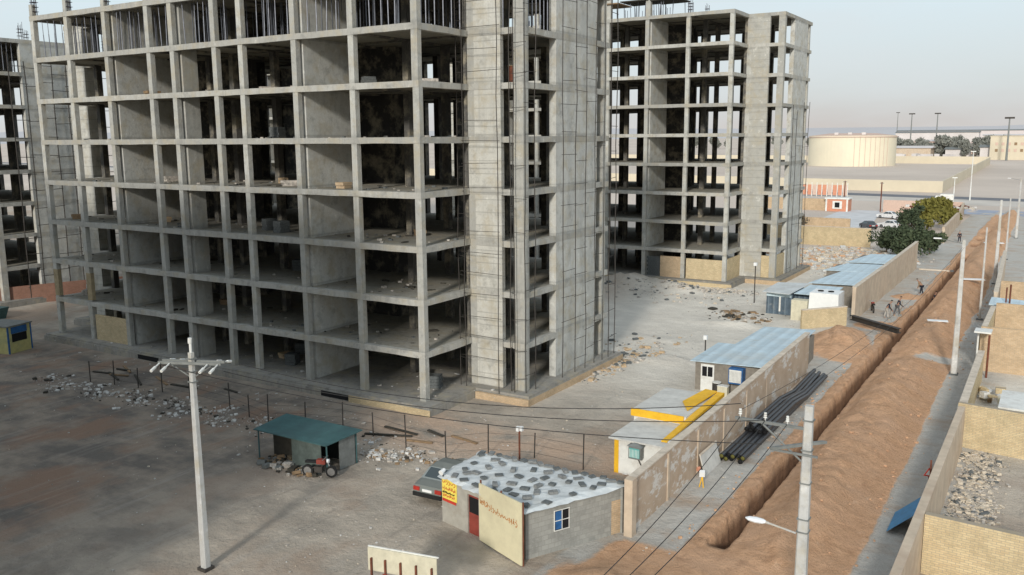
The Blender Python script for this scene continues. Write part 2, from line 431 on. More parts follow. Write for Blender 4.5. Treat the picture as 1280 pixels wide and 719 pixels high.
plain('asphalt', (.17, .175, .19), .9, var=.12, scale=.3)
plain('asphalt_blue', (.34, .37, .44), .9, var=.1, scale=.3)
plain('verge', (.58, .53, .47), .95, var=.1, scale=.1)
plain('yard_slab', (.60, .60, .60), .9, var=.1, scale=.4)
def sheet(name, pts, z, mat, label=None):
    mb = MB(); mb.quad([(x, y, z) for x, y in pts]); return tag(mb.build(name, mat), kind='structure')
sheet('road', [(-900, 404), (60, 241), (60, 251), (-900, 417)], GZ+.008, 'asphalt')
sheet('verge', [(-900, 376), (60, 222), (60, 240.5), (-900, 403.5)], GZ+.004, 'verge')
sheet('road', [(-19, 208), (120, 196), (120, 210), (-19, 221)], GZ+.008, 'asphalt_blue')
sheet('pavement', [(-41, 165), (-29, 165), (-34, 208), (-42, 208)], GZ+.04, 'yard_slab')
# distant low hills, haze put into their pale colour
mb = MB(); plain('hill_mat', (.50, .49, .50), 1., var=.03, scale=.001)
prev = None
for i in range(80):
    a = -1.5 + i*.04; d = 6800
    h = 55 + 45*max(0, noise.fractal(Vector((i*.17, 1.3, 2.)), .8, 2, 4)) + 20
    x, y = d*math.sin(a), d*math.cos(a)
    if prev: mb.quad([(prev[0], prev[1], -5), (x, y, -5), (x*1.1, y*1.1, h), (prev[0]*1.1, prev[1]*1.1, prev[2])])
    prev = (x, y, h)
tag(mb.build('hills', 'hill_mat'), kind='structure')

# ------------------------------------------------------------------ towers
H1, HS = 2.718, 3.2458
CU = [-38.6, -34.0, -29.2, -24.2, -21.6, -17.2, -14.6, -9.7, -4.87, 0.0]
ROWS = [5.1, 9.3, 14.8]
cache = {}
def cmesh(key, fn):
    if key not in cache: cache[key] = fn()
    return cache[key]
def rough_bar(mb, a, b_, w_, z0, z1, rnd, jig=.022, step=1.15):
    """beam from a to b (2D), width w_ to its left, with slightly uneven edges, one closed body"""
    d = Vector((b_[0]-a[0], b_[1]-a[1])); L = d.length; d.normalize(); nn = Vector((-d.y, d.x)); ns = max(2, int(L/step)); k = len(mb.v)
    for i in range(ns+1):
        s_ = L*i/ns; j = 0 if i in (0, ns) else 1
        o = rnd.uniform(-jig*.6, jig)*j; zb = z0+rnd.uniform(-jig, jig*.8)*j; zt = z1+rnd.uniform(-.008, .008)*j
        for (off_, z) in ((-o, zb), (w_, z0), (w_, z1), (-o*.8, zt)):
            q = Vector(a)+d*s_+nn*off_; mb.v.append((q.x, q.y, z))
    for i in range(ns):
        for j in range(4):
            j2 = (j+1) % 4; mb.f.append((k+4*i+j, k+4*(i+1)+j, k+4*(i+1)+j2, k+4*i+j2)); mb.mi.append(mb.m)
    mb.f.append((k, k+1, k+2, k+3)); mb.mi.append(mb.m); e = k+4*ns; mb.f.append((e+3, e+2, e+1, e)); mb.mi.append(mb.m)
def slab_mesh(var=0):
    def f():
        rnd = random.Random(40+var)
        mb = MB(); T = .2; D = .37; a, b_, B = -38.615, .475, 19.9
        # edge beams, full depth, run around the outline
        for (p, q) in (((a, -.015), (b_, -.015)), ((b_, .39), (b_, 5.04)), ((b_+.0, 5.045), (4.495, 5.045)), ((4.495, 5.45), (4.495, 16.9)), ((b_, 16.95), (b_, B-.41)), ((b_, B), (a, B)),
                       ((a, B-.41), (a, 16.95)), ((-42.3, 16.9), (-42.3, 5.45)), ((-42.3, 5.045), (a, 5.045)), ((a, 5.04), (a, .39))):
            rough_bar(mb, p, q, .4, 0, D, rnd)
        # plates between the beams
        mb.m = 2
        z1 = D-.006
        mb.box(a+.41, .39, D-T, b_-.41, B-.41, z1)
        mb.box(b_-.40, 5.45, D-T, 4.09, 16.9, z1-.003); mb.box(-41.89, 5.45, D-T, a+.40, 16.9, z1-.003)
        mb.m = 1
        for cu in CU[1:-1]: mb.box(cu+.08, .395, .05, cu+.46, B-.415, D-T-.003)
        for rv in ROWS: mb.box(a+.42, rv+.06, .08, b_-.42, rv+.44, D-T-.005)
        return mb.mesh('slab', ['slab_edge', 'inner_shade_concrete', 'floor_top'])
    return cmesh(('slab', var), f)
def rough_column(w_, d, h, mat):
    mb = MB(); rnd = random.Random(int(h*100+w_*1000)); k = 0; z = 0; lv = [0.]; z = 2.72
    while z < h-.3: lv += [z-.05, min(h, z+.42)]; z += 3.2458
    if lv[-1] < h: lv.append(h)
    ox = oy = 0.
    for i, zz in enumerate(lv):
        if i % 2 == 0 and i: ox, oy = rnd.uniform(-.022, .022), rnd.uniform(0, .02)
        for (x, y) in ((0, 0), (w_, 0), (w_, d), (0, d)): mb.v.append((x+ox+rnd.uniform(-.008, .008), y+oy, zz))
    for i in range(len(lv)-1):
        for j in range(4): mb.f.append((4*i+j, 4*i+(j+1) % 4, 4*i+4+(j+1) % 4, 4*i+4+j)); mb.mi.append(0)
    mb.f.append((3, 2, 1, 0)); e = 4*(len(lv)-1); mb.f.append((e, e+1, e+2, e+3)); mb.mi += [0, 0]
    return mb.mesh('column', mat)
def col_mesh(h, w_, d, mat='concrete'): return cmesh(('col', round(h, 2), w_, d, mat), lambda: rough_column(w_, d, h, mat))
def wall_mesh(h, w_, d, mat): return cmesh(('w', round(h, 2), w_, d, mat), lambda: MB().box(0, 0, 0, w_, d, h).mesh('shear_wall', mat))
def tower(u, v, levels, label, zb1=H1, z0=0., detail=True, props=True, extra_top=None, mirror=False):
    t = thing('unfinished_tower', label, 'building', (u, v, 0), group='unfinished concrete apartment towers')
    top = zb1 + (levels-1)*HS + .37
    for k in range(levels): put('floor_slab', slab_mesh(k % 4), t, (0, 0, zb1+k*HS))
    hc = top-.02-z0
    for i, cu in enumerate(CU):
        put('column', col_mesh(hc, .46 if i in (0, 9) else .43, .38), t, (cu, 0, z0))
        put('column', col_mesh(hc, .54, .48, 'inner_shade_concrete'), t, (cu, 19.4, z0))
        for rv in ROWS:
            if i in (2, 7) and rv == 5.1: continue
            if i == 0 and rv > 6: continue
            put('column', col_mesh(hc, .45, .5, 'inner_shade_concrete'), t, (cu+.05, rv, z0))
    for cu, s in ((3.8, 1), (-42.28, 1)):
        put('column', col_mesh(hc, .68, .6), t, (cu, 5.06, z0))
        put('column', col_mesh(hc, .5, .45), t, (cu+.05, 16.2, z0))
    put('shear_wall', wall_mesh(hc, 2.45, .35, 'wall_concrete'), t, (.40, 5.065, z0))
    put('column', col_mesh(hc, .5, .55), t, (.38, 5.05, z0))
    put('shear_wall', wall_mesh(hc, 1.65, .95, 'wall_concrete'), t, (-41.4, 5.065, z0))
    put('shear_wall', wall_mesh(hc, .5, 5.8, 'grey_concrete'), t, (3.985, 9.12, z0))
    put('shear_wall', wall_mesh(hc, .5, 5.8, 'grey_concrete'), t, (-42.28, 9.12, z0))
    for cu in (CU[2], CU[7]):
        put('shear_wall', wall_mesh(hc, .3, 4.85, 'grey_concrete'), t, (cu+.2, .6, z0))
        put('shear_wall', wall_mesh(hc, .3, 2.2, 'core_shade_concrete'), t, (cu+.2, 17.2, z0))
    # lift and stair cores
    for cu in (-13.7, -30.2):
        put('core_wall', wall_mesh(hc, 5.6, .3, 'core_shade_concrete'), t, (cu, 8.0, z0))
        put('core_wall', wall_mesh(hc, .3, 3.2, 'core_shade_concrete'), t, (cu, 8.31, z0)); put('core_wall', wall_mesh(hc, .3, 3.2, 'core_shade_concrete'), t, (cu+5.3, 8.31, z0))
    put('shear_wall', wall_mesh(hc, .45, 1.3, 'concrete'), t, (CU[4]+.1, .58, z0))
    # plinth
    mb = MB(); mb.box(-39.4, -.9, GZ-.4, 1.4, 20.9, -.14); mb.box(1.4, 4.1, GZ-.4, 5.4, 17.8, -.14); mb.box(-43.2, 4.1, GZ-.4, -39.4, 17.8, -.14)
    mb.box(-39.3, -.8, -.14, 1.3, 20.8, -.003); mb.box(1.3, 4.2, -.14, 5.3, 17.7, -.003); mb.box(-43.1, 4.2, -.14, -39.3, 17.7, -.003)
    mb.build('plinth', 'plinth_concrete', t)
    return t, top
t1, top1 = tower(-32.68, 41.28, 8, 'nearest unfinished concrete tower, open floors, filling the left half')
t2, top2 = tower(-31.69, 94.47, 9, 'unfinished concrete tower behind the nearest one, beside the dirt road', zb1=2.95, z0=-.02)
t3, top3 = tower(-94.70, 41.80, 8, 'unfinished concrete tower cut by the left picture edge', zb1=3.0)
t4, top4 = tower(-94.70, 95.0, 8, 'unfinished concrete tower seen only through gaps behind the others')
# neighbouring block of the same estate, behind the viewpoint; it shades the west of the lot
mbn = MB()
t0 = thing('unfinished_tower', 'unfinished concrete tower standing south of the lot', 'building', (-29.7, -13, 0))
for k in range(8): put('floor_slab', slab_mesh(), t0, (0, 0, H1+k*HS))
put('shear_wall', wall_mesh(25.9, .5, 5.8, 'grey_concrete'), t0, (3.985, 9.12, 0))
put('shear_wall', wall_mesh(25.9, .4, 21, 'grey_concrete'), t0, (-1, .3, 0))
put('shear_wall', wall_mesh(25.9, 38.5, .3, 'grey_concrete'), t0, (-38.5, 12, 0))
put('shear_wall', wall_mesh(25.9, 4.3, .3, 'grey_concrete'), t0, (0, 11, 0))

# per-tower parts: infill masonry, props, rebar, formwork
def infill(t, u0, v0, u1, v1, z0, z1, mat='yellow_brick'):
    mb = MB(); mb.box(u0, v0, z0, u1, v1, z1); return mb.build('infill_wall', mat, t)
infill(t1, CU[1]+.62, .1, CU[2]-.02, .3, 0, 2.05)
infill(t1, -5.08, -.93, 1.45, -.903, GZ-.3, -.16, 'yellow_brick')
infill(t1, 1.45, 3.9, 5.45, 4.09, GZ-.3, -.16, 'tan_brick'); infill(t1, 5.403, 4.1, 5.43, 17.8, GZ-.3, -.16, 'tan_brick')
infill(t2, CU[7]+2.3, .12, CU[8]-.02, .34, 0, 2.4, 'tan_brick'); infill(t2, CU[8]+.62, .12, CU[9]-.02, .34, 0, 2.3)
infill(t2, .2, .62, .42, 5.04, 0, 2.4); infill(t2, 2.87, 5.1, 3.78, 5.3, 0, 2.5); infill(t2, 4.2, 5.68, 4.4, 9.1, 0, 2.5)
infill(t2, 1.42, 4.0, 5.45, 4.09, GZ-.3, -.16, 'tan_brick'); infill(t2, 5.403, 4.1, 5.43, 17.8, GZ-.3, -.16, 'tan_brick')
infill(t2, -14, -.93, 1.45, -.903, GZ-.3, -.16, 'yellow_brick')
# pierced brick screen
mb = MB()
for r_ in range(9):
    for q in range(8):
        x = CU[7]+.65 + q*.2 + (r_ % 2)*.1; mb.box(x, .12, .1+r_*.24, x+.125, .34, .1+r_*.24+.243)
mb.box(CU[7]+.62, .13, 0, CU[7]+2.3, .33, .1)
mb.build('brick_screen', 'block_grey', t2)
# dark vent openings in the plinth of tower 1
for a, b_ in ((-7.5, -5.1), (-26.7, -24.2)):
    mb = MB(); mb.box(a, -.912, GZ+.05, b_, -.904, -.2); mb.build('vent_opening', 'black_void', t1)
plain('ochre', (.36, .29, .18), .9)
for cu, dv in ((CU[0], 0), (CU[1], 0)):
    mb = MB(); mb.box(cu-.006, -.006, H1+.51, cu+.606, .3, H1+.51+2.2); mb.build('painted_column_base', 'ochre', t1)
def props(t, z, hgt, bays, side=True, n=7, mat='prop_steel', r=.035):
    cnt = 0
    me = cmesh(('prop', round(hgt, 2), mat), lambda: MB().tube((0, 0, 0), (0, 0, hgt*.62), r, n=5).tube((0, 0, hgt*.6), (0, 0, hgt), r*.7, n=5).box(-.1, -.1, 0, .1, .1, .02).mesh('prop', mat))
    for (a, b_) in bays:
        x = a+.8
        while x < b_-.2:
            o = put('formwork_prop', me, t, (x+random.uniform(-.12, .12), .25+random.uniform(0, .5), z)); o.rotation_euler = (random.uniform(-.02, .02), random.uniform(-.03, .03), 0)
            x += random.uniform(.62, .95); cnt += 1
            if cnt > 70: break
    if side:
        for i in range(5): put('formwork_prop', me, t, (.35, 1.0+i*.85, z))
        for i in range(7): put('formwork_prop', me, t, (2.95+random.uniform(-.05, .05)+0*i, 5.3+.02*i, z)) if i < 1 else put('formwork_prop', me, t, (4.25, 5.6+i*.47, z))
    mb = MB()
    for i in range(330):
        x = random.uniform(-38, 0); y = random.choice([1.2, 2.2, 3.2, 4.2, 6.5, 8, 10, 12, 14, 17, 19, 20.6]) + random.uniform(-.2, .2)
        mb.tube((x, y, z), (x+random.uniform(-.05, .05), y, z+hgt), r, n=4, cap=False)
    tag(mb.build('prop_forest', mat, t), kind='stuff')
zf8 = H1+6*HS+.37
bays1 = [(CU[i]+.5, CU[i+1]) for i in range(9)]
props(t1, zf8, HS-.37, bays1)
props(t3, 3.0+6*HS+.5, HS-.5, bays1[-3:])
props(t4, zf8, HS-.5, bays1[-2:])
# starter bars and column stubs above the roofs
def starters(t, cols_, z, h, n=6, mat='rebar', parts='starter_bars'):
    for (cu, cv) in cols_:
        mb = MB()
        for i in range(n):
            a = 2*PI*i/n; x, y = cu+.3+.2*math.cos(a), cv+.3+.2*math.sin(a)
            mb.tube((x, y, z), (x+random.uniform(-.06, .06), y+random.uniform(-.06, .06), z+h*random.uniform(.8, 1.1)), .018, n=4)
        for q in (.35, .7, 1.05): mb.box(cu+.06, cv+.06, z+q*h*.6, cu+.54, cv+.54, z+q*h*.6+.03)
        mb.build(parts, mat, t)
z3 = 3.0+7*HS+.37
starters(t3, [(CU[9], 0), (3.8, 5.06), (3.9, 9.2), (3.9, 14.2), (CU[8], 0), (CU[7], 0), (CU[9], 21), (CU[9], 12)], z3, 1.6)
starters(t1, [(CU[i], 0) for i in range(10)]+[(3.8, 5.06)], H1+7*HS+.37, 1.7, 8)
for i in range(10): put('column_stub', col_mesh(.9, .38, .34), t1, (CU[i]+.02, .02, H1+7*HS+.372))
for i in range(5):
    mb = MB(); mb.box(-1.5-i*4.2, -.25, z3+.5+.15*(i % 2), 2.3-i*4.2, 2.4, z3+.6+.15*(i % 2)); mb.build('formwork_deck', 'timber_dark', t3)
for (a_, b2) in ((4.495, 9.12), (4.495, 14.9)): put('shear_wall_lift', wall_mesh(3.2, .5, 5.8, 'grey_concrete'), t1, (3.985, 9.12, H1+7*HS+.374)) if b2 < 10 else None
put('shear_wall_lift', wall_mesh(3.2, 2.45, .35, 'wall_concrete'), t1, (.40, 5.065, H1+7*HS+.374))
# tower 2: extra storey being propped
zr2 = 2.95+8*HS+.37
for cu in (CU[7], CU[6], CU[5], CU[4], CU[3], CU[2]):
    put('column', col_mesh(2.8, .55, .55), t2, (cu, .03, zr2))
mb = MB()
for i in range(120):
    x = random.uniform(-38, -5.2); y = random.choice([.4, .9, 2, 3.2, 5, 8])
    mb.tube((x, y, zr2), (x+random.uniform(-.1, .1), y, zr2+1.55+random.uniform(0, .5)), .04, n=4, cap=False)
tag(mb.build('prop_forest', 'prop_steel', t2), kind='stuff')
for i in range(9):
    x = -38+i*3.6; mb = MB(); mb.box(x, -.25+.1*(i % 3), zr2+1.6+.1*(i % 2), x+3.4, 3.5, zr2+1.72+.1*(i % 2)); mb.build('formwork_deck', 'timber_dark' if i % 3 else 'timber', t2)
starters(t2, [(CU[8], 0), (CU[8]+.1, 5)], zr2, 1.5)

# loose material standing on the open floors of the nearest tower
rs = random.Random(15)
stk_me = []
for v_ in range(4):
    mb = MB(); w_, d_ = rs.uniform(.7, 1.3), rs.uniform(.5, .9)
    for r_ in range(rs.randint(2, 5)): mb.cbox((rs.uniform(-.03, .03), rs.uniform(-.03, .03), .1+r_*.2), (w_*rs.uniform(.8, 1), d_, .19), rs.uniform(-.05, .05))
    stk_me.append(mb.mesh('block_stack', ('rubble_mat', 'block_grey', 'timber', 'tan_brick')[v_]))
for i in range(34):
    k = rs.randint(0, 6); b2 = rs.choice([0, 2, 3, 5, 6, 7, 8])
    o = put('block_stack', stk_me[i % 4], None, (-32.68+rs.uniform(CU[b2]+1.0, CU[b2+1]-.7), 41.28+rs.uniform(1.0, 5.5), (0 if k == 0 else H1+(k-1)*HS+.37)))
    o.rotation_euler.z = rs.uniform(0, 3)
    tag(o, 'low stack of building material left on an open floor of the nearest tower', 'stack', 'stacks left on the tower floors')
for k in range(1, 7):
    mb = MB(); zf = H1+(k-1)*HS+.366; mm = ['rubble_mat', 'block_grey', 'timber_dark']
    for i in range(110):
        mb.m = rs.randrange(3); s_ = .04+.22*rs.random()**2.5
        mb.cbox((-32.68+rs.uniform(-38, 0), 41.28+rs.uniform(.5, 6), zf+s_*.2), (s_*(3 if mb.m == 2 else 1), s_, s_*.5), rs.uniform(0, 6))
    tag(mb.build('floor_debris', mm), kind='stuff')

# ------------------------------------------------------------------ scaffolds
def scaffold(label, stands, z0, z1, step=1.75, group='pole scaffolds on the towers', mat='steel_dark', r=.034, seed=1, links=None):
    rnd = random.Random(seed)
    t = thing('pole_scaffold', label, 'scaffold', (stands[0][0], stands[0][1], z0), group=group)
    ox, oy = stands[0]
    for (x, y) in stands:
        h = z1-z0 - rnd.uniform(0, 1.2)
        mb = MB(); pts = [(x-ox, y-oy, 0)]; z = 0
        while z < h:
            z = min(h, z+3.1); pts.append((x-ox+rnd.uniform(-.05, .05), y-oy+rnd.uniform(-.05, .05), z))
        mb.path(pts, r, 5); mb.build('standard', mat, t)
    lk = links or [(i, i+1) for i in range(len(stands)-1)]
    for (i, j) in lk:
        a, b_ = stands[i], stands[j]; z = rnd.uniform(.8, 1.6)
        while z < z1-z0-1.3:
            ex = rnd.uniform(.05, .5); dx, dy = b_[0]-a[0], b_[1]-a[1]
            if rnd.random() < .9:
                MB().tube((a[0]-ox-dx*ex*.3, a[1]-oy-dy*ex*.3, z), (b_[0]-ox+dx*ex*.3, b_[1]-oy+dy*ex*.3, z+rnd.uniform(-.08, .08)), r*.6, n=5).build('ledger', mat, t)
            z += step+rnd.uniform(-.2, .2)
    return t
U1, V1 = -32.68, 41.28
scaffold('rusty pole scaffold on the front wall strip of the nearest tower', [(U1+.05, V1+4.3), (U1+.55, V1+4.2), (U1+3.15, V1+4.1)], -.1, 31, 1.35, seed=3, r=.028)
scaffold('tight pole scaffold around the slim corner column of the nearest tower', [(U1+3.7, V1+4.75), (U1+4.05, V1+4.55), (U1+4.75, V1+4.8), (U1+4.8, V1+5.9)], -.1, 31, 1.9, seed=4, r=.03)
scaffold('pole scaffold against the blank grey end wall of the nearest tower', [(U1+4.95, V1+9.2), (U1+5.0, V1+10.9), (U1+5.1, V1+12.2), (U1+5.0, V1+13.8), (U1+5.1, V1+14.9)], -.1, 27.3, 1.55, seed=5, r=.03)
scaffold('free standing scaffold poles past the far edge of the nearest tower', [(U1+5.1, V1+15.9), (U1+5.0, V1+17.1)], -.1, 27, 1.9, seed=6)
for k, (pu, pv, lb) in enumerate(((-94.7, 41.8, 'pole scaffold on the end wall of the tower at the left edge'), (-94.7, 95, 'pole scaffold on the end wall of the hindmost tower'))):
    scaffold(lb, [(pu+4.9, pv+7.6), (pu+4.9, pv+9.2), (pu+5.0, pv+10.6), (pu+4.9, pv+12), (pu+5.0, pv+13.5), (pu+4.9, pv+15), (pu+5.1, pv+16.6), (pu+5.0, pv+18.2)], -.3, 25, 1.7, seed=8+k, r=.055)
scaffold('thin scaffold poles on the near right side of the second tower', [(-27.0, 103.6), (-27.0, 105.4), (-26.9, 108), (-26.9, 110.5)], -.3, 20, 4.5, seed=12)

# ------------------------------------------------------------------ walls and compounds
def wallpoly(name, label, pts, zt, th, mat, cope=None, cat='wall', group=None, z0=GZ-.4):
    """pts = [(u, v)], zt = list of top heights; th thickness to the left"""
    t = thing(name, label, cat, (pts[0][0], pts[0][1], 0), group=group)
    ox, oy = pts[0]; mb = MB(); mc = MB()
    for (a, b_, za, zb) in zip(pts[:-1], pts[1:], zt[:-1], zt[1:]):
        d = Vector((b_[0]-a[0], b_[1]-a[1])).normalized(); nn = Vector((-d.y, d.x))*th
        P = [(a[0]-ox, a[1]-oy), (b_[0]-ox, b_[1]-oy), (b_[0]-ox+nn.x, b_[1]-oy+nn.y), (a[0]-ox+nn.x, a[1]-oy+nn.y)]
        mb.hexa([(*P[0], z0), (*P[1], z0), (*P[2], z0), (*P[3], z0)], [(*P[0], za), (*P[1], zb), (*P[2], zb), (*P[3], za)])
        if cope:
            e = nn.normalized()*.04
            Q = [(P[0][0]-e.x, P[0][1]-e.y), (P[1][0]-e.x, P[1][1]-e.y), (P[2][0]+e.x, P[2][1]+e.y), (P[3][0]+e.x, P[3][1]+e.y)]
            mc.hexa([(*Q[0], za+.003), (*Q[1], zb+.003), (*Q[2], zb+.003), (*Q[3], za+.003)], [(*Q[0], za+.07), (*Q[1], zb+.07), (*Q[2], zb+.07), (*Q[3], za+.07)])
    mb.build('wall_body', mat, t)
    if cope: mc.build('coping', cope, t)
    return t
t = wallpoly('boundary_wall', 'long plastered boundary wall with whitewash marks beside the black pipes', [(-14.4, 32.4), (-14.4, 45), (-14.3, 61.9)], [1.72, 1.95, 2.35], .28, 'painted_wall', 'coping')
mb = MB(); mb.box(-.03, -.02, GZ-.4, .34, .42, 1.9); pier = mb.build('pier', 'tan_plaster', t); pier.location = (-.16, -.42, 0)
for k in range(7):
    mb = MB(); mb.box(.0, 0, GZ, .05, .22, 1.7); o = mb.build('rib', 'tan_plaster', t); o.location = (.003, 3.8+k*3.9, 0)
wallpoly('boundary_wall', 'plain tan boundary wall running from the dirt heap to the green trees', [(-15.2, 82.5), (-15.1, 100), (-15.0, 119.5)], [2.45, 2.55, 2.8], .3, 'tan_plaster', 'coping')
wallpoly('boundary_wall', 'far crumbling end of the roadside wall past the green trees', [(-15.2, 150), (-16.2, 185), (-17.5, 206)], [1.9, 1.9, 1.9], .4, 'tan_plaster')
wallpoly('boundary_wall', 'low yellow brick wall between the white water tank and the dirt heap', [(-18.4, 76.6), (-15.3, 79.6)], [1.05, 1.15], .25, 'yellow_brick', 'coping')
wallpoly('boundary_wall', 'yellow brown brick wall behind the rubble, left of the green trees', [(-44, 138.5), (-24, 139)], [2.2, 2.2], .35, 'yellow_brick', 'coping')
wallpoly('boundary_wall', 'grey back wall of the yard beyond the rubble', [(-52, 164.5), (-32, 164.5)], [1.3, 1.3], .35, 'tan_brick')
wallpoly('boundary_wall', 'brown brick wall on the road side of the yard beside the parked cars', [(-33.4, 206), (-17.8, 206)], [2.0, 2.0], .35, 'salmon')
wallpoly('boundary_wall', 'brown brick wall left of the orange booth', [(-62, 205.5), (-44.5, 204)], [2.0, 2.0], .35, 'tan_brick')
wallpoly('boundary_wall', 'long yellow wall in front of the storage tank', [(-420, 343), (-69.3, 285.5), (-30, 282)], [2.8, 2.7, 2.7], .5, 'haze_beige')
wallpoly('boundary_wall', 'yellow side wall running away to the right of the storage tank', [(-30, 282.6), (-36.6, 560)], [2.7, 3.2], .5, 'haze_beige')
wallpoly('boundary_wall', 'distant yellow wall closing the tank yard', [(-400, 590), (-37.3, 560)], [3.6, 3.6], .5, 'haze_beige')
wallpoly('boundary_wall', 'low red brick wall at the foot of the tower at the left edge', [(-91.6, 44.4), (-86.6, 58.0)], [1.3, 1.3], .3, 'red_brick')
# right-hand compounds
wallpoly('compound_wall', 'roadside brick wall of the gravel yard, casting shade on the pavement', [(-3.5, 24.5), (-3.5, 50.6)], [1.8, 1.8], .33, 'tan_plaster', None)
wallpoly('compound_wall', 'rough brick cross wall in the bottom right corner', [(-3.48, 34.9), (8, 34.0)], [1.8, 1.8], .3, 'yellow_brick')
wallpoly('compound_wall', 'brick cross wall behind the gravel pile', [(-3.9, 51.2), (8, 49.3)], [1.8, 1.8], .3, 'yellow_brick')
wallpoly('compound_wall', 'pale low roadside wall past the gravel yard', [(-3.6, 51.4), (-3.75, 66.6)], [1.35, 1.35], .33, 'yellow_brick', 'coping')
wallpoly('compound_wall', 'high cross wall behind the cream roofed shed', [(-4.2, 69), (3, 69)], [2.6, 2.6], .3, 'tan_brick')
wallpoly('compound_wall', 'short roadside wall beside the white gate frame', [(-4.0, 69.4), (-4.0, 80.5)], [2.1, 2.1], .3, 'yellow_brick', 'coping')
wallpoly('compound_wall', 'tan brick cross wall in front of the blue white canopy', [(-4.0, 81.2), (4, 81.2)], [2.3, 2.3], .3, 'tan_brick')
wallpoly('compound_wall', 'tan roadside wall past the blue white canopy', [(-4.2, 86.2), (-5.2, 118)], [2.4, 2.4], .3, 'tan_plaster', 'coping')
wallpoly('compound_wall', 'tan brick wall behind the rust red post', [(-4.3, 92), (4, 92)], [2.6, 2.6], .3, 'tan_brick')
t = thing('gate_frame', 'white steel gate frame with brown post beside the pale wall', 'gate', (-3.55, 67.2, GZ))
MB().tube((0, 0, 0), (0, 0, 3.0), .07, n=8).build('post', 'rust', t); MB().tube((-.75, 1.0, 0), (-.75, 1.0, 3.1), .06, n=8).build('post', 'white_paint', t)
MB().box(-.95, -.1, 3.1, .1, 1.3, 3.2).build('lintel', 'white_paint', t)
t = thing('rust_post', 'rust red steel door frame beside the blue white canopy', 'door frame', (-3.15, 83.4, GZ))
MB().tube((0, 0, 0), (0, 0, 4.2), .07, n=8).build('post', 'rust', t); MB().tube((-.28, .2, 0), (-.28, .2, 3.9), .06, n=8).build('post', 'rust', t)
MB().box(-.9, .25, 0, -.35, .31, 2.0).build('door_leaf', 'door_red', t)
t = thing('canopy', 'blue white flat canopy jutting over the roadside wall', 'canopy', (-4.4, 84.0, 0))
MB().hexa([(-.2, -1.9, 1.95), (4.6, -2.1, 1.75), (4.6, 1.4, 1.85), (-.2, 1.3, 2.05)], [(-.2, -1.9, 2.03), (4.6, -2.1, 1.83), (4.6, 1.4, 1.93), (-.2, 1.3, 2.13)]).build('roof_sheet', 'blue_roof', t)
for q in ((0, -1.6), (0, 1.0)): MB().tube((*q, GZ), (*q, 1.95), .05).build('post', 'steel_dark', t)
MB().box(.3, -1.5, GZ, 3.8, -1.3, 1.5).build('brick_counter', 'tan_brick', t)
t = thing('roofed_shed', 'cream flat roofed shed in the yard behind the gravel pile', 'shed', (-2.0, 53.0, GZ))
MB().box(0, 0, 0, 4, 3.6, 1.9).build('wall_body', 'cream_paint', t); MB().box(-.1, -.1, 1.9, 4.1, 3.7, 2.0).build('roof', 'white_paint', t)
t = thing('furniture_heap', 'heap of yellow and white household junk beside the cream shed', 'junk heap', (-2.7, 61.5, GZ))
rn = random.Random(5)
for i in range(16):
    MB().cbox((rn.uniform(-.7, .9), rn.uniform(-1.6, 1.6), rn.uniform(.1, .6)), (rn.uniform(.2, .6), rn.uniform(.2, .6), rn.uniform(.08, .4)), rn.uniform(0, 3), rn.uniform(-.5, .5)).build('junk_piece', rn.choice(['timber', 'yellow_brick', 'litter_white', 'cream_paint']), t)
# blue corrugated sheet leaning on the wall
t = thing('corrugated_sheet', 'bright blue corrugated sheet leaning against the roadside wall', 'metal sheet', (-3.86, 39.3, GZ))
mb = MB(); nx = 36
for i in range(nx):
    def pt(k, s):
        y = k/nx*2.3-1.15; o = .035*math.sin(k*1.9)
        return (-1.35*(1-s)+o*.8, y-.25*(1-s), 1.95*s*.62+o*.6+.05)
    mb.quad([pt(i, 0), pt(i+1, 0), pt(i+1, 1), pt(i, 1)])
mb.build('sheet', 'blue_tin', t, smooth=True)
MB().tube((.0, .9, 0), (-.1, 1.3, 2.6), .04).tube((-.1, -.6, 0), (0, -.5, 2.2), .03).build('frame_rail', 'rust', t)
t = thing('warning_sign', 'small white warning triangle stuck beside the blue sheet', 'sign', (-4.05, 41.0, GZ))
MB().tube((0, 0, 0), (0, 0, 2.0), .03).build('post', 'rust', t)
mb = MB(); mb.hexa([(-.22, -.03, 1.7), (.22, -.03, 1.7), (.22, -.01, 1.7), (-.22, -.01, 1.7)], [(-.01, -.03, 2.1), (.01, -.03, 2.1), (.01, -.01, 2.1), (-.01, -.01, 2.1)]); mb.build('panel', 'sign_red', t)
mb = MB(); mb.hexa([(-.13, -.036, 1.76), (.13, -.036, 1.76), (.13, -.031, 1.76), (-.13, -.031, 1.76)], [(-.01, -.036, 2.0), (.01, -.036, 2.0), (.01, -.031, 2.0), (-.01, -.031, 2.0)]); mb.build('panel_face', 'white_paint', t)

def rubble(name, label, spots, n, smin, smax, mats, seed, z=GZ, flat=.5, kindstuff=True):
    rnd = random.Random(seed); mb = MB()
    for i in range(n):
        (cu, cv, a, b_) = rnd.choice(spots)
        x = cu+rnd.gauss(0, a); y = cv+rnd.gauss(0, b_); s = smin*(smax/smin)**(rnd.random()**2.2)
        mb.m = rnd.randrange(len(mats)); zz = height(x, y)[0] if z is None else z
        mb.cbox((x, y, zz+s*flat*.3), (s, s*rnd.uniform(.5, 1), s*flat*rnd.uniform(.4, 1)), rnd.uniform(0, 6), rnd.uniform(-.4, .4))
    return tag(mb.build(name, mats), label, None, kind='stuff')
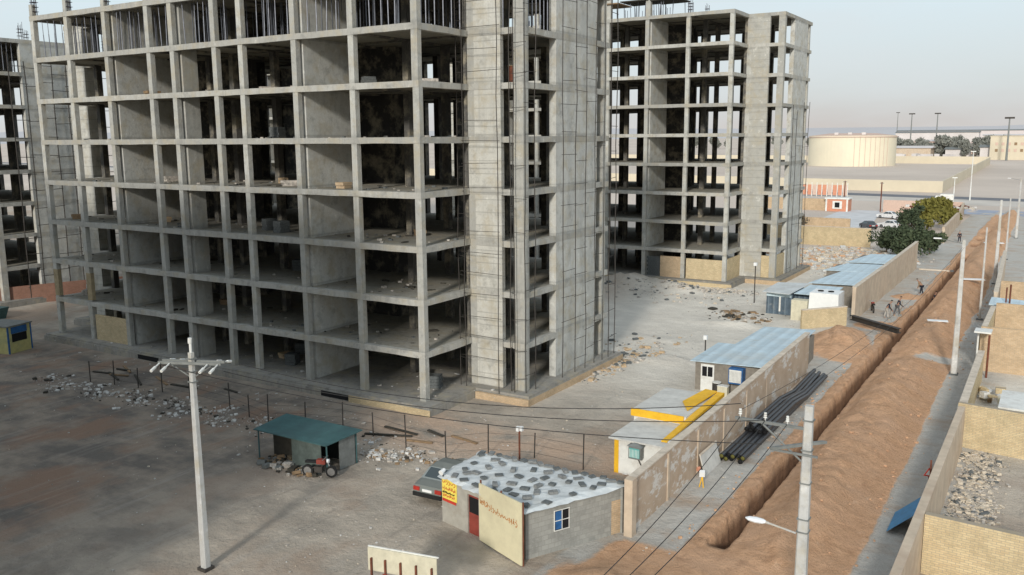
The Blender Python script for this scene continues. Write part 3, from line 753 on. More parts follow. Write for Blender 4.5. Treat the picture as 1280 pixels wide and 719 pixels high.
#
rubble('gravel_pile', 'pile of broken stone in the brick yard at right', [(-2.3, 46.6, .45, 1.5), (-2.6, 49.6, .5, .4), (-2.0, 42.6, .35, .9), (-3.0, 42, .2, 3)], 1500, .06, .26, ['gravel_mat', 'gravel_mat', 'rubble_mat', 'gravel_mat', 'block_grey'], 3)
rubble('rubble', 'broken stone in the corner yard', [(-3.0, 32.5, .4, 1.2), (-3.1, 29, .3, 2)], 260, .05, .2, ['gravel_mat', 'rubble_mat'], 4)
# litter strip along the wire fence
sp = []
for i in range(40):
    s = i/39; sp.append((-60+s*31.5, 33.2+1.6*s+.9*math.sin(i*1.3), .5, .55))
rubble('litter', 'white litter and rubble strewn along the wire fence', sp, 1500, .035, .30, ['litter_white', 'litter_white', 'rubble_mat', 'timber_dark'], 9, flat=.6)
rubble('litter', 'pale rubbish between the green shelter and the parked car', [(-29.2, 34.2, 1.0, .4), (-27.2, 34.6, 1.2, .35), (-29.8, 34.0, .5, .3)], 260, .04, .26, ['litter_white', 'rubble_mat', 'timber'], 10, flat=.6)
rubble('litter', 'scattered litter on the lot', [(-45, 37.5, 9, 1.0), (-38, 38.2, 6, .7), (-33, 30, 6, 5), (-24, 39, 6, 2), (-60, 39, 4, 2)], 170, .05, .28, ['litter_white', 'rubble_mat'], 11, flat=.4)
rubble('rubble', 'broken concrete in front of the second tower', [(-40, 90, 4, .9), (-33, 90.5, 2.5, .7), (-30, 92, 2, .8), (-36, 86, 6, 2)], 520, .08, .5, ['rubble_mat', 'rubble_mat', 'block_grey', 'gravel_mat'], 12, z=None)
rubble('rubble', 'brick rubble at the corner of the nearest tower', [(-26.9, 59.5, .8, 1.2), (-26.8, 56, .3, 2.2), (-27, 64, 2.0, 2.5)], 300, .08, .5, ['tan_brick', 'rubble_mat', 'block_grey'], 13, z=None)
rubble('rubble', 'pale demolition rubble between the blue roofs and the trees', [(-29, 125, 3, 3), (-24, 128, 3, 3), (-21, 124, 2.5, 3), (-26, 133, 3, 2), (-26, 117, 3, 4)], 2000, .15, .8, ['gravel_mat', 'rubble_mat', 'gravel_mat', 'litter_white', 'soil_clod'], 14)
rubble('rubble', 'planks and scrap beside the blue hut', [(-25.6, 80.6, 1.2, .6), (-24.2, 78.6, 1.5, .8)], 160, .15, .8, ['timber_dark', 'timber', 'rubble_mat'], 15, flat=.3)
rubble('rubble', 'clods of earth along the trench', [(-12.3, 40+i*6, .3, 3) for i in range(16)] + [(-6.0, 40+i*7, .35, 4) for i in range(12)] + [(-9, 40+i*7, 1, 4) for i in range(8)], 900, .04, .22, ['soil_clod'] if 'soil_clod' in MATS else ['timber'], 16, z=None) if False else None
rubble('earth_clods', 'clods of earth along the trench', [(-12.3, 36+i*6, .3, 3) for i in range(14)] + [(-6.0, 36+i*7, .35, 4) for i in range(12)] + [(-8.5, 36+i*7, 1, 4) for i in range(10)], 650, .04, .17, ['soil_clod'], 16, z=None, flat=.8)
rubble('loose_stones', 'small stones and grit on the lot', [(-30, 30, 8, 6), (-45, 30, 9, 5), (-24, 26, 3, 3), (-28, 40, 5, 3), (-22, 48, 4, 6), (-28, 70, 7, 9), (-13.3, 50, .6, 12), (-13.3, 95, .6, 14)], 1700, .02, .11, ['rubble_mat', 'litter_white', 'rubble_mat', 'gravel_mat'], 19, flat=.7)
rpn = random.Random(12)
for i in range(14):
    x, y = (rpn.uniform(-58, -46), rpn.uniform(35.4, 38.2)) if i < 9 else (rpn.uniform(-34, -27), rpn.uniform(36.5, 39))
    o = MB().cbox((0, 0, 0), (rpn.uniform(1.2, 3.4), .16, .07), 0, .05).build('timber_plank', 'timber_dark' if i % 3 else 'timber', None, False, (x, y, GZ+.07)); o.rotation_euler = (0, 0, rpn.uniform(-.5, .4))
    tag(o, 'loose old timber plank lying on the dirt in front of the nearest tower', 'plank', 'planks lying in front of the tower')
rubble('litter', 'debris on the ground floors', [(-60, 42.5, 6, 1.5), (-45, 43, 8, 1.5), (-33.5, 44.5, 2, 1.5)], 90, .05, .3, ['litter_white', 'rubble_mat'], 17, z=0.0)
rubble('scrap', 'dark scrap on the tank yard ground', [(-95, 335, 2.5, 1.5), (-84, 332, 5, 1.2)], 60, .6, 2.4, ['rust', 'timber_dark', 'rubble_mat'], 18)

# ------------------------------------------------------------------ poles and cables
def pole_body(h, wb, wt, notches=True):
    mb = MB(); n_ = 8
    def ring(z, w_): c = w_*.28; a = w_/2; return [(-a+c*.5, -a, z), (a-c*.5, -a, z), (a, -a+c*.5, z), (a, a-c*.5, z), (a-c*.5, a, z), (-a+c*.5, a, z), (-a, a-c*.5, z), (-a, -a+c*.5, z)]
    k = len(mb.v); ns = 9
    for i in range(ns+1): mb.v += ring(h*i/ns, wb+(wt-wb)*i/ns)
    for i in range(ns):
        for j in range(8): mb.f.append((k+i*8+j, k+i*8+(j+1) % 8, k+(i+1)*8+(j+1) % 8, k+(i+1)*8+j)); mb.mi.append(0)
    mb.f.append(tuple(k+ns*8+j for j in range(8))); mb.mi.append(0)
    return mb
def bands(t, zs, w_):
    for z in zs: MB().box(-w_/2-.02, -w_/2-.02, z, w_/2+.02, w_/2+.02, z+.04).build('steel_band', 'grey_tin', t)
def insulator(t, x, y, z, mat='white_paint'):
    mb = MB(); mb.tube((x, y, z), (x, y, z+.12), .015, n=6)
    for k in range(3): mb.tube((x, y, z+.1+k*.06), (x, y, z+.14+k*.06), .06-.008*k, .04, n=8)
    mb.build('insulator', mat, t)
# left pole with a double crossarm
LP = (-27.27, 20.75)
t = thing('utility_pole', 'concrete utility pole with double crossarm standing in the dark lot at left', 'utility pole', (*LP, GZ), group='concrete utility poles')
pole_body(8.75, .30, .18).build('pole_shaft', 'pole_concrete', t)
bands(t, (7.6, 8.0, 8.5), .24)
MB().box(-.23, -.23, -.2, .23, .23, .14).build('base_collar', 'steel_dark', t)
A = .42
for s in (-.16, .16):
    o = MB().box(-1.25, -.035+s, 8.32, 1.25, .035+s, 8.42).build('crossarm', 'grey_tin', t); o.rotation_euler = (0, 0, A)
for s in (-1, 1):
    o = MB().tube((s*.95, 0, 8.34), (0, 0, 7.75), .025).build('brace', 'grey_tin', t); o.rotation_euler = (0, 0, A)
for s in (-1.15, -.75, .75, 1.15):
    for sy in (-1, 1):
        x, y = rot2(s, sy*.25, A); x2, y2 = rot2(s, sy*.85, A)
        mb = MB(); mb.tube((x, y, 8.36), (x2, y2, 8.22), .03, n=6); mb.tube(((x+x2)/2, (y+y2)/2, 8.29), (x2, y2, 8.22), .055, n=8); mb.build('insulator', 'white_paint', t)
mb = MB(); mb.tube((0, 0, 8.72), (0, 0, 9.2), .05, n=8); mb.tube((-.02, 0, 9.1), (.0, 0, 9.3), .075, n=8); mb.build('insulator', 'white_paint', t)
# roadside poles
BP = (-5.7, 25.1)
t = thing('utility_pole', 'big pale concrete pole nearest the camera at bottom right, with street lamp arm', 'utility pole', (*BP, GZ), group='concrete utility poles')
pole_body(8.95, .39, .23).build('pole_shaft', 'pole_concrete', t)
bands(t, (8.5, 7.6, 6.6), .26)
bands(t, (5.5, 5.1), .30)
mb = MB(); mb.box(-2.15, -.04, 8.2, 0, .04, 8.28); mb.build('crossarm', 'grey_tin', t)
MB().tube((-1.35, 0, 8.2), (-.1, 0, 7.2), .03).build('brace', 'grey_tin', t)
for x in (-2.0, -1.25, -.6): insulator(t, x, 0, 8.28)
mb = MB(); mb.hexa([(-.95, -.5, 7.62), (-.8, -.5, 7.62), (.45, .45, 7.75), (.30, .45, 7.75)], [(-.95, -.5, 7.70), (-.8, -.5, 7.70), (.45, .45, 7.83), (.30, .45, 7.83)]); mb.build('lamp_arm', 'grey_tin', t)
MB().box(-1.0, -.26, 7.5, .35, -.20, 7.56).build('crossarm', 'grey_tin', t)
la = MB().tube((-.2, 0, 5.0), (-1.0, 0, 5.12), .03, n=8).tube((-1.0, 0, 5.12), (-1.15, 0, 5.14), .04, n=8).build('lamp_arm', 'pole_concrete', t)
mb = MB(); prev = None
rings = [(-1.1, .05, .04), (-1.2, .12, .07), (-1.42, .15, .08), (-1.62, .11, .06), (-1.72, .02, .02)]
for i in range(4):
    a, b_ = rings[i], rings[i+1]
    for j in range(8):
        t0_, t1_ = 2*PI*j/8, 2*PI*(j+1)/8
        mb.quad([(a[0], a[1]*math.cos(t0_), 5.14+a[2]*math.sin(t0_)), (b_[0], b_[1]*math.cos(t0_), 5.14+b_[2]*math.sin(t0_)), (b_[0], b_[1]*math.cos(t1_), 5.14+b_[2]*math.sin(t1_)), (a[0], a[1]*math.cos(t1_), 5.14+a[2]*math.sin(t1_))])
mb.build('lamp_head', 'lamp_glass', t, smooth=True)
def small_pole(v, u, h, label, wb=.40, wt=.22, lamp=True):
    t = thing('utility_pole', label, 'utility pole', (u, v, GZ), group='concrete utility poles')
    pole_body(h, wb, wt).build('pole_shaft', 'pole_concrete', t)
    MB().box(-.28, -.28, -.2, .28, .28, .1).build('base_collar', 'block_grey', t)
    if lamp:
        MB().tube((0, 0, h*.97), (-1.5, 0, h*1.0), .025).build('lamp_arm', 'grey_tin', t)
        MB().box(-1.9, -.08, h*1.0-.03, -1.4, .08, h*1.0+.05).build('lamp_head', 'white_plastic', t)
    return t
small_pole(67.0, -5.55, 9.5, 'concrete pole rising from the dirt mound, second along the road')
small_pole(88.6, -5.6, 8.4, 'thin tan pole on the mound between two concrete poles', .2, .13, False)
small_pole(111.3, -5.84, 9.4, 'concrete pole third along the dirt road', lamp=False)
small_pole(134.0, -6.0, 8.2, 'thin concrete pole fourth along the dirt road', .24, .16, False)
small_pole(162.6, -6.05, 9.6, 'concrete pole near the junction at the end of the dirt road')
for i, (u, v, h, lb) in enumerate(((-20.35, 252, 12.2, 'tall white street lamp in front of the yellow corner wall'), (-24.2, 253, 5.5, 'short white post left of the tall street lamp'), (-66, 258, 10, 'grey lamp post beside the far road, left of the tank yard'),
        (-131.9, 943, 36, 'distant floodlight mast left of the pair'), (-109.5, 946, 36, 'distant floodlight mast right of the pair'), (-33.0, 640, 26, 'tall dark mast beside the beige block'), (-230, 1500, 50, 'faint distant mast behind the storage tank'))):
    t = thing('lamp_mast', lb, 'lamp post', (u, v, GZ), group='far lamp posts and masts')
    w_ = .12 if h < 20 else .55
    MB().tube((0, 0, 0), (0, 0, h), w_*1.3, w_*.7, n=8).build('mast_shaft', 'white_paint' if h < 20 else 'grey_tin', t)
    MB().box(-w_*5, -w_, h, w_*5, w_, h+w_*2).build('lamp_head', 'white_paint' if h < 20 else 'steel_dark', t)
def cable(label, a, b_, sag, r=.014, group=None):
    a, b_ = Vector(a), Vector(b_); pts = []
    for i in range(25):
        s = i/24; p = a.lerp(b_, s); p.z -= sag*4*s*(1-s); pts.append(p-a)
    mb = MB(); mb.path(pts, r, 5); o = mb.build('overhead_cable', 'cable', None, True); o.location = a
    return tag(o, label, 'cable', group)
for i, s in enumerate((-1.15, -.75, 1.15)):
    x, y = rot2(s, .85, A)
    a = (LP[0]+x, LP[1]+y, GZ+8.22); b_ = (BP[0]+(-2.0, -1.25, -.6)[i], BP[1], GZ+8.5)
for i, (pa, pb) in enumerate((((290, 446), None),)): pass
LPh = [(-25.9, 21.9, 7.62), (-26.3, 21.4, 7.4), (-28.6, 20.3, 7.62)]
BPh = [(-7.7, 25.1, 8.1), (-6.95, 25.1, 7.7), (-6.9, 24.7, 7.1)]
for i, lb in enumerate(('topmost overhead cable crossing the lot between the two nearest poles', 'middle overhead cable crossing the lot between the two nearest poles', 'lowest overhead cable crossing the lot between the two nearest poles')):
    cable(lb, LPh[i], BPh[i], (.75, .65, .6)[i], group='overhead cables crossing the lot')
for i, (e, lb) in enumerate((((-7.7, 25.1, 7.7), 'left cable of the three running down to the bottom edge'), ((-6.95, 25.1, 7.7), 'middle cable of the three running down to the bottom edge'), ((-6.3, 25.1, 7.7), 'right cable of the three running down to the bottom edge'))):
    cable(lb, e, (-7.9+i*.35, 12.0, 6.6), .45, r=.011, group='cables running to the bottom edge')
for i, x in enumerate((-2.0, -1.25)):
    cable('roadside cable from the big near pole to the second pole, %s strand' % ('outer', 'inner')[i], (BP[0]+x, 25.1, 7.9), (-5.6+.1*i, 67, 8.4), .9, .008, 'roadside cables')

# ------------------------------------------------------------------ wire fence
posts = [(-56.5, 34.6), (-54.5, 35.1), (-52.3, 35.4), (-50.0, 35.6), (-47.3, 35.7), (-43.1, 35.4), (-40.8, 34.9), (-38.6, 34.4), (-36.6, 35.4), (-34.2, 36.0), (-32.0, 36.1), (-29.15, 35.5), (-26.4, 35.4), (-24.8, 37.0), (-22.43, 37.8), (-19.5, 37.7)]
t = thing('wire_fence', 'thin rusty post and wire fence in front of the nearest tower', 'fence', (posts[0][0], posts[0][1], GZ))
ox, oy = posts[0]
for i, (x, y) in enumerate(posts):
    h = (1.5, 1.7, 1.4, 1.9)[i % 4]
    MB().tube((x-ox, y-oy, -.1), (x-ox+.05*math.sin(i), y-oy, h), .035, n=6).build('post', 'steel_dark', t)
    if i < len(posts)-1:
        x2, y2 = posts[i+1]; mb = MB()
        for z in (.3, .75, 1.2): mb.tube((x-ox, y-oy, z), (x2-ox, y2-oy, z+.03), .008, n=4)
        mb.build('wire', 'cable', t)
t = thing('marker_post', 'rust brown post with a small white box on top behind the block roofed hut', 'post', (-22.6, 36.6, GZ))
MB().tube((0, 0, 0), (0, 0, 1.95), .05).build('post', 'rust', t); MB().box(-.16, -.08, 1.8, .0, .08, 2.05).build('white_box', 'white_plastic', t); MB().box(.05, -.08, 1.85, .2, .08, 2.08).build('white_box', 'white_plastic', t)
t = thing('marker_post', 'thin pale post standing on the bare yard left of the blue roofed shed', 'post', (-20.7, 58.7, GZ))
MB().tube((0, 0, 0), (0, 0, 2.4), .05).build('post', 'steel_dark', t); MB().box(-.12, -.12, 2.4, .12, .12, 2.7).build('cap', 'white_plastic', t)
t = thing('marker_post', 'thin post with white head in front of the second tower', 'post', (-25.6, 86.6, GZ))
MB().tube((0, 0, 0), (0, 0, 3.8), .06).build('post', 'steel_dark', t); MB().box(-.15, -.15, 3.8, .15, .15, 4.1).build('cap', 'white_plastic', t)

# ------------------------------------------------------------------ block hut
def squiggles(mb, org, ax, up, width, rows, size, th, seed, off):
    """hand painted cursive lettering: strokes with dots, from right to left"""
    rnd = random.Random(seed); ax, up, off = Vector(ax).normalized(), Vector(up).normalized(), Vector(off)
    for r_ in range(rows):
        x = 0; base_ = Vector(org) - up*(r_*size*1.35)
        while x < width-size*.5:
            k = rnd.choice((0, 1, 2, 3)); w_ = size*rnd.uniform(.45, .9); P = []
            if k == 0: P = [(x, .9), (x+w_*.1, .0)]; w_ *= .35
            elif k == 1: P = [(x, .35), (x+w_*.15, .0), (x+w_*.7, -.05), (x+w_*.95, .35)]
            elif k == 2: P = [(x, .0), (x+w_*.3, .05), (x+w_*.35, .55), (x+w_*.55, .55), (x+w_*.6, .0), (x+w_, .0)]
            else: P = [(x, .4), (x+w_*.4, .5), (x+w_*.8, .1), (x+w_*.5, -.3), (x+w_*.1, -.3)]
            for a, b_ in zip(P[:-1], P[1:]):
                pa = base_ + ax*a[0] + up*a[1]*size; pb = base_ + ax*b_[0] + up*b_[1]*size
                d = (pb-pa).normalized(); s = d.cross(off.normalized())*th/2
                mb.quad([pa-s+off, pb-s+off, pb+s+off, pa+s+off])
            if rnd.random() < .5:
                c = base_ + ax*(x+w_*.5) + up*size*rnd.choice((-.25, .8)); q = th*.6
                mb.quad([c-ax*q-up*q+off, c+ax*q-up*q+off, c+ax*q+up*q+off, c-ax*q+up*q+off])
            x += w_ + size*.12
hA, hB, hC, hD, hE = (-21.96, 29.1), (-19.46, 28.55), (-17.0, 27.95), (-14.75, 32.35), (-22.0, 32.2)
t = thing('block_hut', 'grey block hut with white sheet roof weighed down by loose blocks', 'hut', (0, 0, 0))
def wseg(name, a, b_, z0, z1, th, mat, par, z1b=None):
    z1b = z1 if z1b is None else z1b
    d = Vector((b_[0]-a[0], b_[1]-a[1])).normalized(); nn = Vector((-d.y, d.x))*th
    P = [a, b_, (b_[0]+nn.x, b_[1]+nn.y), (a[0]+nn.x, a[1]+nn.y)]
    return MB().hexa([(*p, z0) for p in P], [(*P[0], z1), (*P[1], z1b), (*P[2], z1b), (*P[3], z1)]).build(name, mat, par)
d1 = Vector((hB[0]-hA[0], hB[1]-hA[1]))
def onA(s): return (hA[0]+d1.x*s, hA[1]+d1.y*s)
wseg('front_wall', hA, onA(.64), GZ-.2, 1.5, .2, 'tan_plaster', t); wseg('front_wall', onA(.91), hB, GZ-.2, 1.5, .2, 'tan_plaster', t); wseg('lintel', onA(.64), onA(.91), 1.17, 1.5, .2, 'tan_plaster', t)
MATS['hut_render'] = plain('hut_render', (.40, .38, .33), .95, var=.1, dirt=(.33, .30, .25))
for o in t.children:
    if o.name.startswith('front_wall') or o.name.startswith('lintel'): o.data.materials[0] = MATS['hut_render']
dr = wseg('door', (onA(.645)[0]+.02, onA(.645)[1]+.06), (onA(.905)[0]+.02, onA(.905)[1]+.06), GZ, 1.16, .05, 'door_red', t)
wseg('window_panel', (onA(.66)[0]+.02, onA(.66)[1]+.05), (onA(.89)[0]+.02, onA(.89)[1]+.05), .35, 1.05, .01, 'black_void', dr)
wseg('side_wall', hC, hD, GZ-.2, 1.5, .2, 'grey_block', t)
wseg('back_wall', hD, hE, GZ-.2, 1.4, .2, 'grey_block', t); wseg('side_wall', hE, hA, GZ-.2, 1.5, .2, 'grey_block', t)
ds = Vector((hD[0]-hC[0], hD[1]-hC[1])); off = Vector((ds.y, -ds.x)).normalized()*.012
def onS(s): return (hC[0]+ds.x*s+off.x, hC[1]+ds.y*s+off.y)
win = wseg('window', onS(.28), onS(.42), .3, 1.12, .009, 'black_void', t)
P0, P1 = onS(.275), onS(.425)
mb = MB()
for s in (.275, .35, .42):
    q = onS(s); mb.box(q[0]-.015, q[1]-.01, .27, q[0]+.02, q[1]+.02, 1.15)
mb.build('frame', 'white_paint', win)
mb = MB()
for z in (.28, .7, 1.14): mb.tube((P0[0]+.02, P0[1], z), (P1[0]+.02, P1[1], z), .018)
mb.build('frame_rail', 'white_paint', win)
wseg('curtain', (onS(.285)[0]+.012, onS(.285)[1]-.003), (onS(.345)[0]+.012, onS(.345)[1]-.003), .33, 1.10, .004, 'blue_paint', win)
# brick patch at the junction with the wall
wseg('brick_patch', (onS(.86)[0]+.0, onS(.86)[1]), (onS(.99)[0], onS(.99)[1]), GZ, .9, .009, 'tan_brick', t)
# roof: slightly rumpled sheet overhanging the walls
mb = MB(); NX, NY = 26, 14
rc = [(-22.15, 29.0), (-16.75, 27.65), (-14.45, 32.6), (-22.2, 32.45)]
def roofp(i, j):
    s, q = i/NX, j/NY
    x = (rc[0][0]*(1-s)+rc[1][0]*s)*(1-q) + (rc[3][0]*(1-s)+rc[2][0]*s)*q
    y = (rc[0][1]*(1-s)+rc[1][1]*s)*(1-q) + (rc[3][1]*(1-s)+rc[2][1]*s)*q
    e = min(s, 1-s, q, 1-q)
    z = 1.57 + .05*nz(x, y, .9, 3) + .025*nz(x, y, 3.5, 9) + (.05*nz(x, y, 3, 7) if e < .04 else 0)
    return (x + (.16*nz(x, y, 2, 1) if e == 0 else 0), y + (.16*nz(x, y, 2, 5) if e == 0 else 0), z - (.10 if e == 0 else 0))
for i in range(NX):
    for j in range(NY): mb.quad([roofp(i, j), roofp(i+1, j), roofp(i+1, j+1), roofp(i, j+1)])
mb.build('roof_sheet', 'sheet_white', t)
# cream gate panel with painted letters
t = thing('lettered_panel', 'tall cream sheet panel with hand painted orange lettering on the hut front', 'sign panel', (0, 0, 0))
gp = [(-19.5, 28.36), (-16.82, 27.32)]
wseg('panel', gp[0], gp[1], GZ+.05, 1.95, .06, 'cream_sheet', t, 2.05)
for q in (gp[0], ((gp[0][0]+gp[1][0])/2, (gp[0][1]+gp[1][1])/2), gp[1]):
    MB().tube((q[0]+.02, q[1]+.12, GZ), (q[0]+.02, q[1]+.12, 2.05), .04).build('post', 'rust', t)
gd = Vector((gp[1][0]-gp[0][0], gp[1][1]-gp[0][1], 0)).normalized(); go = Vector((gd.y, -gd.x, 0))*.006
mb = MB(); squiggles(mb, (gp[0][0]+gd.x*.08, gp[0][1]+gd.y*.08, 1.12), gd+Vector((0, 0, -.035)), (0, 0, 1), 2.6, 1, .24, .04, 5, go)
squiggles(mb, (gp[0][0]+gd.x*.08, gp[0][1]+gd.y*.08, 1.22), gd+Vector((0, 0, -.035)), (0, 0, 1), .7, 1, .2, .035, 6, go)
mb.build('painted_letters', 'ink_orange', t)
# yellow notice
t = thing('yellow_notice', 'yellow notice with red and black writing on the hut corner beside the car', 'sign', (0, 0, 0))
dd = d1.normalized(); n2_ = Vector((dd.y, -dd.x))*.012
qa = (hA[0]+dd.x*.04+n2_.x*2, hA[1]+dd.y*.04+n2_.y*2); qb = (qa[0]+dd.x*.95, qa[1]+dd.y*.95)
wseg('panel', qa, qb, .55, 1.5, .012, 'sign_yellow', t)
o3 = Vector((n2_.x, n2_.y, 0))*.6; dx3 = Vector((dd.x, dd.y, 0))
for (z, sz, sd, wd, mt, nm) in ((1.28, .2, 3, .85, 'sign_red', 'painted_letters'), (1.0, .14, 4, .85, 'sign_red', 'painted_letters'), (.83, .07, 8, .8, 'black_void', 'painted_letters'), (.68, .11, 9, .85, 'sign_red', 'painted_letters')):
    mb = MB(); squiggles(mb, (qa[0]+dd.x*.04, qa[1]+dd.y*.04, z), dx3, (0, 0, 1), wd, 1, sz, .028, sd, o3); mb.build(nm, mt, t)
wseg('fringe', (qa[0]+.01, qa[1]), (qb[0]-.05, qb[1]), .42, .54, .012, 'sign_red', t)
t = thing('floodlight', 'small white floodlight on top of the yellow notice', 'lamp', (hA[0]+.15, hA[1]-.1, 1.55))
MB().tube((0, 0, 0), (0, 0, .2), .03).build('bracket', 'steel_dark', t); MB().tube((0, -.15, .2), (0, .1, .28), .12, .08, n=10).build('lamp_head', 'white_plastic', t)
# loose blocks on the roof
plain('block_pale', (.22, .225, .22), .95, var=.25, scale=9)
bmes = [MB().hexa([(-a_, -b2, 0), (a_, -b2*.9, 0), (a_*.95, b2, 0), (-a_, b2, 0)], [(-a_*.97, -b2, h_), (a_*.9, -b2*.9, h_*.9), (a_*.9, b2*.95, h_), (-a_*.95, b2*.9, h_*.95)]).mesh('concrete_block', mt) for a_, b2, h_, mt in ((.2, .12, .08, 'block_grey'), (.22, .13, .06, 'block_pale'), (.14, .12, .08, 'block_grey'), (.2, .11, .11, 'block_pale'), (.19, .14, .05, 'block_grey'))]
rb = random.Random(21); spots = []
for i in range(17): spots.append((-21.9+i*.44, 32.25+rb.uniform(-.12, .12)))
for i in range(8): spots.append((-21.9+rb.uniform(0, 1.4), 29.7+rb.uniform(0, 2.3)))
tries = 0
while len(spots) < 58 and tries < 3000:
    tries += 1; s, q = rb.random(), rb.random(); s = .05+.9*s; q = .06+.85*q
    x = (rc[0][0]*(1-s)+rc[1][0]*s)*(1-q) + (rc[3][0]*(1-s)+rc[2][0]*s)*q; y = (rc[0][1]*(1-s)+rc[1][1]*s)*(1-q) + (rc[3][1]*(1-s)+rc[2][1]*s)*q
    if all((x-a)**2+(y-b_)**2 > .30 for a, b_ in spots): spots.append((x, y))
for (x, y) in spots:
    o = put('concrete_block', rb.choice(bmes), None, (x, y, 1.595)); o.rotation_euler = (rb.uniform(-.06, .06), rb.uniform(-.06, .06), rb.uniform(0, 3.1))
    tag(o, 'loose grey concrete block weighing down the white hut roof', 'block', 'loose blocks on the hut roof')
# signboard at the bottom edge
t = thing('signboard', 'pale board on red legs seen from behind at the bottom edge', 'signboard', (-19.7, 21.75, GZ), .20)
MB().box(-.08, .09, 1.55, 2.6, .14, 2.4).build('board', 'cream_paint', t)
for x in (.05, .6, 1.2, 1.8, 2.4): MB().box(x, 0, 0, x+.06, .08, 2.05).build('leg', 'rust', t)
MB().box(.55, -.03, 1.0, 1.75, -.001, 1.55).build('red_panel', 'door_red', t)
MB().box(-.1, .145, 2.4, 2.65, .2, 2.44).build('top_rail', 'white_paint', t)

# ------------------------------------------------------------------ sedan
def sedan(label, loc, rz, paint='car_paint'):
    t = thing('sedan_car', label, 'car', loc, rz)
    L, W = 4.3, 1.66       # faces +y, rear at y = 0
    prof = [(0.02, .42), (.0, .62), (.06, .86), (.70, .93), (1.25, 1.33), (1.75, 1.41), (2.35, 1.38), (3.05, .95), (3.4, .90), (4.1, .76), (4.28, .55), (4.25, .32), (3.8, .22), (.4, .24)]
    def ws(y, z):
        w_ = W/2; w_ -= max(0, z-.9)*.36; w_ -= .10*max(0, 1-y/.35)**2 + .12*max(0, (y-3.8)/.5)**2; return w_
    mb = MB(); k = len(mb.v); m_ = len(prof)
    for s in (-1, -.86, .86, 1):
        for (y, z) in prof:
            zz = z + (.025 if abs(s) < .9 and z > .5 else 0); mb.v.append((s*ws(y, z), y, zz))
    for c in range(3):
        for i in range(m_):
            j = (i+1) % m_; mb.f.append((k+c*m_+i, k+(c+1)*m_+i, k+(c+1)*m_+j, k+c*m_+j)); mb.mi.append(0)
    mb.f.append(tuple(k+i for i in range(m_))); mb.mi.append(0); mb.f.append(tuple(k+3*m_+i for i in reversed(range(m_)))); mb.mi.append(0)
    body = mb.build('body', paint, t)
    def glass(y0, z0, y1, z1, w0, w1, nm='windscreen'):
        MB().quad([(0, 0, 0)]*0) if False else None
        m2 = MB(); d = .012; dn = Vector((0, z1-z0, -(y1-y0))).normalized(); dn = -dn if dn.z < 0 else dn
        m2.quad([(-w0, y0+dn.y*d, z0+dn.z*d+.025), (w0, y0+dn.y*d, z0+dn.z*d+.025), (w1, y1+dn.y*d, z1+dn.z*d+.025), (-w1, y1+dn.y*d, z1+dn.z*d+.025)])
        return m2.build(nm, 'car_glass', t)
    glass(.76, .97, 1.20, 1.30, .66, .58, 'rear_window'); glass(2.98, .99, 2.42, 1.35, .68, .58, 'windscreen')
    for s in (-1, 1):
        for (y0, y1, y2, y3) in ((.95, 1.75, 1.72, 1.32), (1.80, 2.85, 2.35, 1.78)):
            m2 = MB(); m2.quad([(s*(ws(y, z)+.008), y, z) for y, z in ((y0, .95), (y1, .95), (y2, 1.32), (y3, 1.30 if y3 < 1.5 else 1.33))]); m2.build('side_window', 'car_glass', t)
        for y in (.75, 3.4):
            wh = MB().tube((s*(W/2-.18), y, .30), (s*(W/2+.01), y, .30), .30, n=16).build('wheel', 'tyre', t)
            MB().tube((s*(W/2), y, .30), (s*(W/2+.02), y, .30), .17, n=12).build('rim', 'chrome', wh)
        m2 = MB().box(*(sorted((s*.42, s*.76))[0], -.022, .62), sorted((s*.42, s*.76))[1], .05, .80); m2.build('tail_light', 'lamp_red', t)
        MB().box(sorted((s*.42, s*.7))[0], 4.15, .60, sorted((s*.42, s*.7))[1], 4.27, .72).build('headlight', 'lamp_glass', t)
        MB().cbox((s*.88, 2.75, .98), (.14, .1, .1)).build('mirror', paint, t)
    MB().box(-.78, -.06, .36, .78, .06, .54).build('bumper', 'tyre', t)
    MB().box(-.26, -.035, .62, .26, .0, .74).build('number_plate', 'white_plastic', t)
    return t
sedan('grey sedan seen from behind, parked against the block hut', (-23.6, 30.15, GZ), .05)
plain('van_white', (.7, .7, .7), .4); plain('car_dark', (.08, .08, .09), .3)
for i, (u, v, rz, p_, lb) in enumerate(((-29.8, 190, 1.3, 'van_white', 'white car parked by the brown wall, left of the pair'), (-26.2, 188, 1.4, 'van_white', 'white car parked by the brown wall, right of the pair'), (-26.3, 170, 1.2, 'van_white', 'pale car half hidden by the green trees'), (-30.3, 166, .6, 'car_dark', 'dark car on the slab yard behind the trees'))):
    c = sedan(lb, (u+2, v, GZ), rz, p_)
    for q in c.children: q.scale = (1, 1, 1)

# ------------------------------------------------------------------ green roofed shelter
plain('shade_tin', (.10, .125, .115), .7, .1)
t = thing('tin_shelter', 'low open shelter with dark green tin roof on thin posts', 'shelter', (0, 0, 0))
S = {'fl': (-34.75, 30.25), 'fr': (-30.1, 30.45), 'br': (-30.0, 32.5), 'bl': (-34.85, 32.3)}
MB().hexa([(-34.9, 30.05, 1.05), (-29.95, 30.25, .98), (-29.75, 32.75, 1.12), (-35.0, 32.5, 1.2)], [(-34.9, 30.05, 1.10), (-29.95, 30.25, 1.03), (-29.75, 32.75, 1.17), (-35.0, 32.5, 1.25)]).build('roof', 'green_tin', t)
for q in S.values(): MB().tube((*q, GZ), (*q, 1.05), .04).build('post', 'green_tin', t)
wseg('back_panel', (-30.0, 32.45), (-34.8, 32.3), GZ, 1.05, .03, 'dark_cloth', t)
wseg('side_panel', (-30.05, 31.3), (-30.0, 32.4), GZ, 1.0, .03, 'grey_tin', t)
